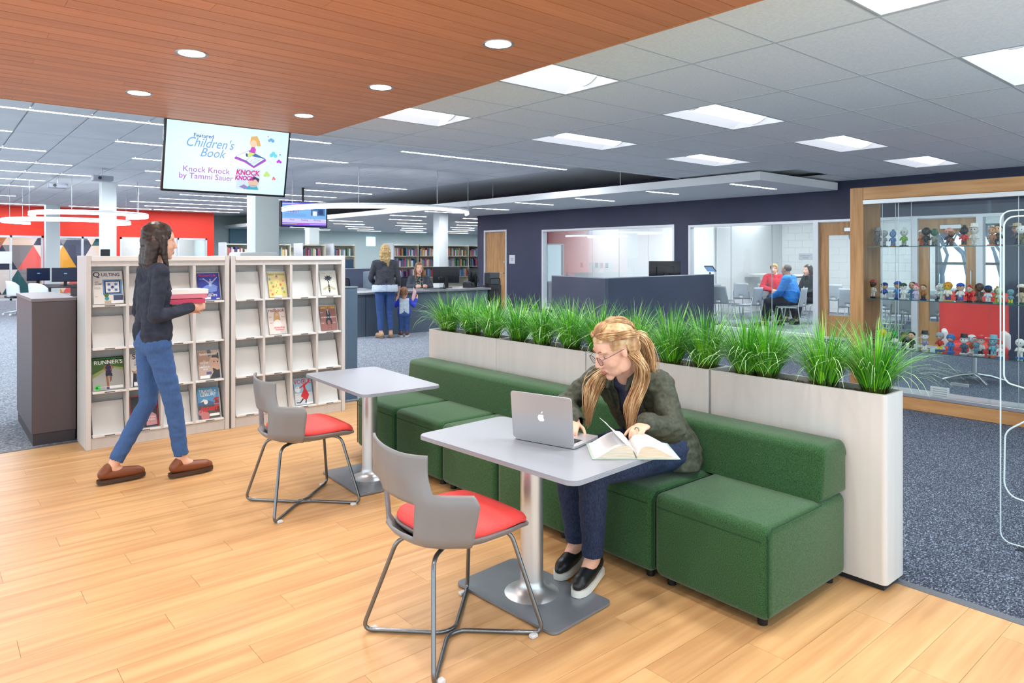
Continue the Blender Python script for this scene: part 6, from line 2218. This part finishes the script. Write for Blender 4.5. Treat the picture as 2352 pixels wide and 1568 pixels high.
# ---- child
J = dict(pelvis=(0, 0, .42), chest=(.01, 0, .60), neck=(0, 0, .69), head=(.015, 0, .80), face=(1, -.3, .1), sl=(0, .1, .655), sr=(0, -.1, .655), el=(.04, .15, .56), er=(.02, -.17, .56), wl=(.12, .14, .62), wr=(.13, -.22, .66),
         hl=(0, .05, .4), hr=(0, -.05, .4), kl=(.01, .05, .23), kr=(.01, -.05, .23), al=(0, .06, .075), ar=(-.01, -.05, .075), tl=(.1, .08, .02), tr=(.11, -.07, .02))
vest = mat('pale_grey_vest', (190, 202, 208), .9)
bsl = mat('royal_blue_sleeve', (44, 66, 190), .8)
person((6.74, 11.05, 0), R(60), 'small boy in grey vest and blue sleeves beside the standing woman', J, M_skin, [vest, bsl], M_jean, H_br, .006, .012, .014, .62, k=.86, hair_style='boy', shoe_c=(90, 50, 50), sole_c=(220, 220, 220), top_hem=.4,
       extra={'top_fn': lambda c: 1 if abs(c.y) > .088 or c.z < .425 else 0})
sh_ = thing('paper_sheet', 'pink and white sheet of paper the boy holds up', 'paper', (6.93, 11.02, .73), R(40))
b = MB()
b.grid(lambda u, v: ((u - .5) * .2, .02 * math.sin(u * 3), (v - .4) * .26), 6, 4)
o = b.build('sheet', mat('pink_paper', (240, 196, 196), .6), sh_)
o.rotation_euler = (0, R(30), 0)
o.modifiers.new('t', 'SOLIDIFY').thickness = .001
# ---- librarian behind the desk
J = dict(pelvis=(0, 0, .55), chest=(.05, 0, .86), neck=(.05, 0, 1.06), head=(.10, 0, 1.215), face=(1, .1, -.08), sl=(.03, .17, 1.0), sr=(.03, -.17, 1.0), el=(.16, .24, .82), er=(.16, -.23, .82), wl=(.38, .14, .85), wr=(.4, -.1, .85),
         hl=(.02, .09, .54), hr=(.02, -.09, .54), kl=(.42, .1, .54), kr=(.42, -.1, .54), al=(.4, .1, .1), ar=(.4, -.1, .1), tl=(.55, .1, .03), tr=(.55, -.1, .03))
inner = noisy('patterned_blouse', (20, 20, 28), (200, 90, 60), (1, 1, 1), .7, nscale=26, lo=.45, hi=.62, c3=(60, 130, 120))
person((7.98, 12.5, 0), R(-118), 'smiling librarian with long brown hair sitting behind the reception desk', J, M_skin, [noisy('grey_cardigan', (58, 66, 76), (72, 80, 90), (1, 1, 1), .9, nscale=20), inner], M_jeand, H_br, .009, .016, .014, 1.0, lid=.3,
       extra={'top_fn': lambda c: 1 if abs(c.y) < .075 and c.x > .08 and c.z < 1.06 else 0})
# ---- meeting room
J = dict(pelvis=(-.02, 0, .55), chest=(.04, 0, .88), neck=(.07, 0, 1.06), head=(.11, .0, 1.18), face=(1, -.1, -.05), sl=(.05, .2, 1.0), sr=(.05, -.2, 1.0), el=(.14, .27, .74), er=(.14, -.27, .74), wl=(.34, .16, .62), wr=(.34, -.16, .62),
         hl=(.0, .11, .54), hr=(.0, -.11, .54), kl=(.42, .18, .52), kr=(.42, -.16, .52), al=(.5, .2, .1), ar=(.3, -.18, .1), tl=(.64, .22, .03), tr=(.44, -.2, .03))
person((SITB[0], SITB[1], 0), R(98), 'man with short grey hair in a bright blue sweater seen from behind', J, M_tan, mat('bright_blue_sweater', (30, 122, 206), .9), mat('navy_trousers', (26, 30, 46), .8), mat('cropped_grey_hair', (92, 84, 82), .8), .01, .022, .018, 1.18, hair_style='none', belly=.02, shoe_c=(80, 70, 64))
J2 = dict(J)
J2.update(chest=(-.04, -.05, .86), neck=(-.06, -.08, 1.05), head=(-.04, -.1, 1.17), face=(1, -.2, -.02), sl=(-.06, .12, .98), sr=(-.06, -.27, .99), el=(.02, .24, .74), er=(.04, -.36, .74), wl=(.22, .02, .68), wr=(.2, -.16, .7))
person((SITR[0], SITR[1], 0), R(205), 'short haired blonde woman in a red blouse sitting in the meeting room', J2, M_skin, mat('red_blouse', (206, 40, 60), .8), mat('black_trousers', (24, 24, 30), .8), H_sh, .01, .02, .014, 1.08, hair_style='short', shoe_c=(24, 24, 28))
J3 = dict(J)
J3.update(head=(.12, 0, 1.16), face=(1, .1, -.08))
person((SITD[0], SITD[1], 0), R(150), 'long haired woman in black sitting rightmost in the meeting room', J3, M_skin, mat('black_sweater', (26, 30, 38), .9), mat('black_trousers', (24, 24, 30), .8), H_dk, .01, .016, .014, 1.0, shoe_c=(24, 24, 28))

# ---------------------------------------------------------------- the seated woman at the near table
HL, HRZ = Vector((2.86, 2.22, 0)), R(186)
hero = thing('person', 'blonde woman with glasses in an olive jacket reading at the near table', 'person', HL, HRZ)
Rm = Matrix.Rotation(-HRZ, 3, 'Z')


def W(x, y, z):
    return Rm @ (Vector((x, y, z)) - HL)


D_ = lambda x, y, z: (Rm @ Vector((x, y, z))).normalized()
pel, chest, neck = W(2.87, 2.22, .53), W(2.745, 2.26, .76), W(2.655, 2.262, .905)
sl, sr = W(2.70, 2.085, .86), W(2.645, 2.44, .865)
el, er = W(2.63, 1.965, .675), W(2.52, 2.56, .71)
wl, wr = W(2.445, 1.975, .735), W(2.315, 2.29, .705)
hl, hr = W(2.86, 2.12, .515), W(2.86, 2.32, .515)
kl, kr = W(2.275, 2.135, .525), W(2.315, 2.33, .525)
al, ar = W(2.315, 2.175, .11), W(2.37, 2.335, .11)
hc = W(2.505, 2.215, 1.035)
fdir = D_(-.83, .30, -.47)
Mh = head_matrix(hc, fdir, D_(0.02, -.05, 1))
hk = 1.06
b = MB()
add_head(b, Mh, hk)
b.cap(neck - Vector((0, 0, .02)), .055, hc + Mh.to_3x3() @ Vector((-.03, 0, -.06)), .05, 16)
torso_blobs(b, pel, chest, neck, sl, sr, -.01, .95)
limb(b, [sl, el, wl], [.043, .036, .026])
limb(b, [sr, er, wr], [.043, .036, .026])
limb(b, [hl, kl, al], [.08, .055, .036])
limb(b, [hr, kr, ar], [.08, .055, .036])
for a, d in ((al, D_(-.18, -.07, 0)), (ar, D_(-.2, -.07, 0))):
    b.cap(a, .036, a + d * .1 - Vector((0, 0, .05)), .03)
hand(b, wl, D_(-.9, -.25, -.06), D_(-.25, -.1, 1), -1, .75, .92, .8)
hand(b, wr, D_(-.8, -.55, -.12), D_(-.1, 0, 1), 1, .55, .92, .8)
me = remesh(b, .0042, 6)
socket(me, Mh, hk)
paint(me, [M_skin, M_lip], lips_fn(Mh, hk))
body = put('body', me, hero)
eyes(body, Mh, hk, .9, (80, 100, 120))
B3 = Mh.to_3x3()
X = lambda x, y, z: Mh @ (Vector((x, y, z)) * hk)
b = MB()
for s in (-1, 1):
    b.tube([X(.084, s * .012, .032), X(.08, s * .028, .039), X(.066, s * .05, .033)], [.0022, .003, .0015], 6)
b.build('eyebrows', mat('eyebrow_brown', (150, 108, 72), .8), body)
# jacket over a navy shirt
b = MB()
torso_blobs(b, pel + Vector((0, 0, .02)), chest, neck, sl, sr, .004, .95)
me = remesh(b, .007, 4, .002, 14)
cut(me, lambda c: (c - neck).length < .07 and c.z > neck.z - .035)
paint(me, [noisy('heather_navy_knit', (52, 56, 84), (78, 82, 110), (1, 1, 1), .95, nscale=110)], None)
put('shirt', me, hero)
b = MB()
torso_blobs(b, pel + Vector((-.01, 0, -.02)), chest, neck, sl, sr, .024, .98)
# skirt of the jacket spreading over the seat
b.cap(pel + Vector((.0, .10, -.03)), .115, pel + Vector((.02, .13, -.09)), .10)
b.cap(pel + Vector((.0, -.10, -.03)), .115, pel + Vector((.02, -.13, -.09)), .10)
limb(b, [sl, el, wl - (wl - el).normalized() * .005], [.05, .047, .037], .012)
limb(b, [sr, er, wr - (wr - er).normalized() * .01], [.05, .047, .037], .012)
me = remesh(b, .006, 3, .009, 13)


def jcut(c):
    if (c - neck).length < .075 and c.z > neck.z - .03:
        return True
    if c.z > neck.z + .02 and abs(c.y) < .1:
        return True
    if c.z < .435:
        return True
    # open front: wedge from neck down
    t_ = (neck.z - c.z) / (neck.z - .45)
    ax = neck.lerp(pel, max(0, min(1, t_)))
    lat = c.y - (ax.y + .005)
    return c.x > ax.x + .05 and abs(lat) < .042 + .055 * max(0, t_)


cut(me, jcut)
M_jk = noisy('olive_cotton_jacket', (50, 55, 44), (70, 75, 61), (1, 1, 1), .7, .15, nscale=70, dist=.006)
paint(me, [M_jk], None)
jk = put('jacket', me, hero)
sm = jk.modifiers.new('t', 'SOLIDIFY')
sm.thickness = .006
# collar, plackets, cuffs, buttons
b = MB()
for s in (-1, 1):
    pts = [neck + Vector((-.062, s * .01, .045)), neck + Vector((-.045, s * .055, .05)), neck + Vector((.015, s * .075, .025)), neck + Vector((.062, s * .06, -.03)), neck + Vector((.088, s * .055, -.075))]
    b.tube(pts, [.02, .022, .021, .018, .009], 8)
b.build('collar', M_jk, jk)
b = MB()
for s in (-1, 1):
    b.tube([neck.lerp(pel, u) + Vector((.105 + .025 * math.sin(PI * u) - .02 * u, s * (.062 + .06 * u), .0)) for u in (.22, .4, .6, .8, 1.0)], [.007, .009, .009, .009, .008], 6)
b.build('placket', M_jk, jk)
for e_, w_ in ((el, wl), (er, wr)):
    d = (w_ - e_).normalized()
    MB().tube([w_ - d * .035, w_ - d * .008], [.047, .046], 16, caps=False).build('cuff', M_jk, jk).modifiers.new('t', 'SOLIDIFY').thickness = .005
for u in (.3, .48, .66, .84):
    p = neck.lerp(pel, u) + Vector((.112 + .025 * math.sin(PI * u) - .02 * u, .064 + .06 * u, 0))
    MB().ell(p, (.005, .007, .007), nu=8, nv=6).build('button', mat('brass_button', (120, 112, 84), .35, .8), jk)
# jeans
b = MB()
b.cap(hl, .1, hr, .1)
b.cap(pel + Vector((0, .05, 0)), .112, pel - Vector((0, .05, 0)), .112)
limb(b, [hl, hl.lerp(kl, .5), kl, kl.lerp(al, .35), al], [.1, .088, .07, .064, .047])
limb(b, [hr, hr.lerp(kr, .5), kr, kr.lerp(ar, .35), ar], [.1, .088, .07, .064, .047])
me = remesh(b, .0065, 3, .005, 12)
cut(me, lambda c: c.z < .125)
paint(me, [noisy('indigo_jeans', (22, 32, 58), (40, 58, 94), (4, 4, 1), .85, .05, nscale=60, dist=.001)], None)
o = put('jeans', me, hero)
o.modifiers.new('t', 'SOLIDIFY').thickness = .003
M_sh = mat('black_leather', (24, 26, 32), .38)
M_so = mat('white_rubber_sole', (226, 226, 220), .6)
shoe(hero, al, al + D_(-.19, -.075, 0) * .2, M_sh, M_so, .0145, sole=.026, k=.98, ankle_h=.06)
shoe(hero, ar, ar + D_(-.2, -.07, 0) * .2, M_sh, M_so, .0145, sole=.026, k=.98, ankle_h=.06)
# glasses
b = MB()
for s in (-1, 1):
    b.tube([X(.104 - .006 * abs(math.cos(a)), s * .033 + .023 * math.cos(a), .004 + .02 * math.sin(a)) for a in np.linspace(0, 2 * PI, 22, endpoint=False)], .0015, 6, closed=True)
    b.tube([X(.096, s * .056, .012), X(.06, s * .074, .014), X(-.01, s * .082, .012)], .0014, 6)
b.tube([X(.106, -.01, .008), X(.111, 0, .012), X(.106, .01, .008)], .0015, 6)
gl = b.build('glasses', mat('glasses_frame', (96, 70, 76), .25, .6), hero)
b = MB()
for s in (-1, 1):
    b.add([X(.1005, s * .033 + .0225 * math.cos(a), .004 + .0195 * math.sin(a)) for a in np.linspace(0, 2 * PI, 20, endpoint=False)], [tuple(range(20))])
b.build('lenses', glassy('tinted_lens', (240, 232, 244), .0, .02, .6), gl)
# hair: cap, half-up ponytail and long locks over both shoulders
b = MB()
b.ell(X(-.02, 0, .045), tuple(q * hk for q in (.1, .086, .085)), B3, 22, 16)
b.ell(X(-.055, 0, .0), tuple(q * hk for q in (.07, .082, .085)), B3, 20, 14)
b.ell(X(-.115, 0, .005), tuple(q * hk for q in (.03, .03, .03)), B3, 12, 8)
me = remesh(b, .005, 3, .003, 30)
inv = Mh.inverted()
cut(me, lambda c: (lambda q: (q.x > .035 and q.z < .07 + .25 * (q.x - .035) and abs(q.y) < .068) or (q.x > -.03 and q.z < .022 and abs(q.y) > .03))((inv @ c) / hk))
paint(me, [H_bl], None)
hair = put('hair', me, hero)
dn = Vector((0, 0, -1))
def SP(az, e, k_=1.035):
    a_, e_ = R(az), R(e)
    return X(-.02 + .1 * k_ * math.cos(e_) * math.cos(a_), .086 * k_ * math.cos(e_) * math.sin(a_), .045 + .085 * k_ * math.sin(e_))


gd = []
for s in (-1, 1):
    for q in range(7):
        gd.append([SP(s * (6 + 10 * q), 40 - 3.5 * q), SP(s * (38 + 8 * q), 44 - 5 * q), SP(s * (90 + 3 * q), 26 - 4 * q), SP(s * 140, 4 - 3 * q, 1.05), X(-.122, s * .006, .01)])
for q in range(-3, 4):
    gd.append([SP(q * 7, 46), SP(q * 14, 70), SP(180 + q * 16, 62), SP(180 + q * 8, 20), X(-.124, 0, .015)])
strands(gd, 520, .0022, .0038, 3, 4).build('swept_strands', H_bl, hair)
g1 = []
nL, nR = sl, sr
fw_ = Vector((1, 0, 0))
for q in range(5):
    y0 = .055 + .008 * q
    a0 = X(-.07 + .01 * q, .06, -.03)
    g1.append([a0, X(-.055, .085, -.11), neck + Vector((.055 + .006 * q, y0 + .055, -.03)), neck + Vector((.135, y0 + .05, -.12)), neck + Vector((.15, y0 + .06 - .006 * q, -.205 - .012 * q))])
    a1 = X(-.07 + .01 * q, -.06, -.03)
    g1.append([a1, X(-.05, -.085, -.11), neck + Vector((.065 + .006 * q, -y0 - .05, -.04)), neck + Vector((.145, -y0 - .045, -.13)), neck + Vector((.165, -y0 - .055 + .006 * q, -.21 - .012 * q))])
strands(g1, 340, .0024, .011, 7, 4).build('long_locks', H_bl, hair)
g2 = [[X(-.118, 0, .01), X(-.15, .01 * q, -.03), X(-.14, .02 * q, -.11), X(-.10, .03 * q, -.2)] for q in (-2, -1, 0, 1, 2)]
strands(g2, 120, .0024, .009, 9, 4).build('ponytail', H_bl, hair)
MB().tube([wl + D_(-.9, -.25, -.06) * .098 + D_(0, 1, 0) * .0 + Vector((.0105 * math.cos(a) * .0, .0105 * math.cos(a), .0105 * math.sin(a))) for a in np.linspace(0, 2 * PI, 12, endpoint=False)], .002, 5, closed=True).build('ring', mat('ring_teal', (40, 90, 90), .3, .6), body)
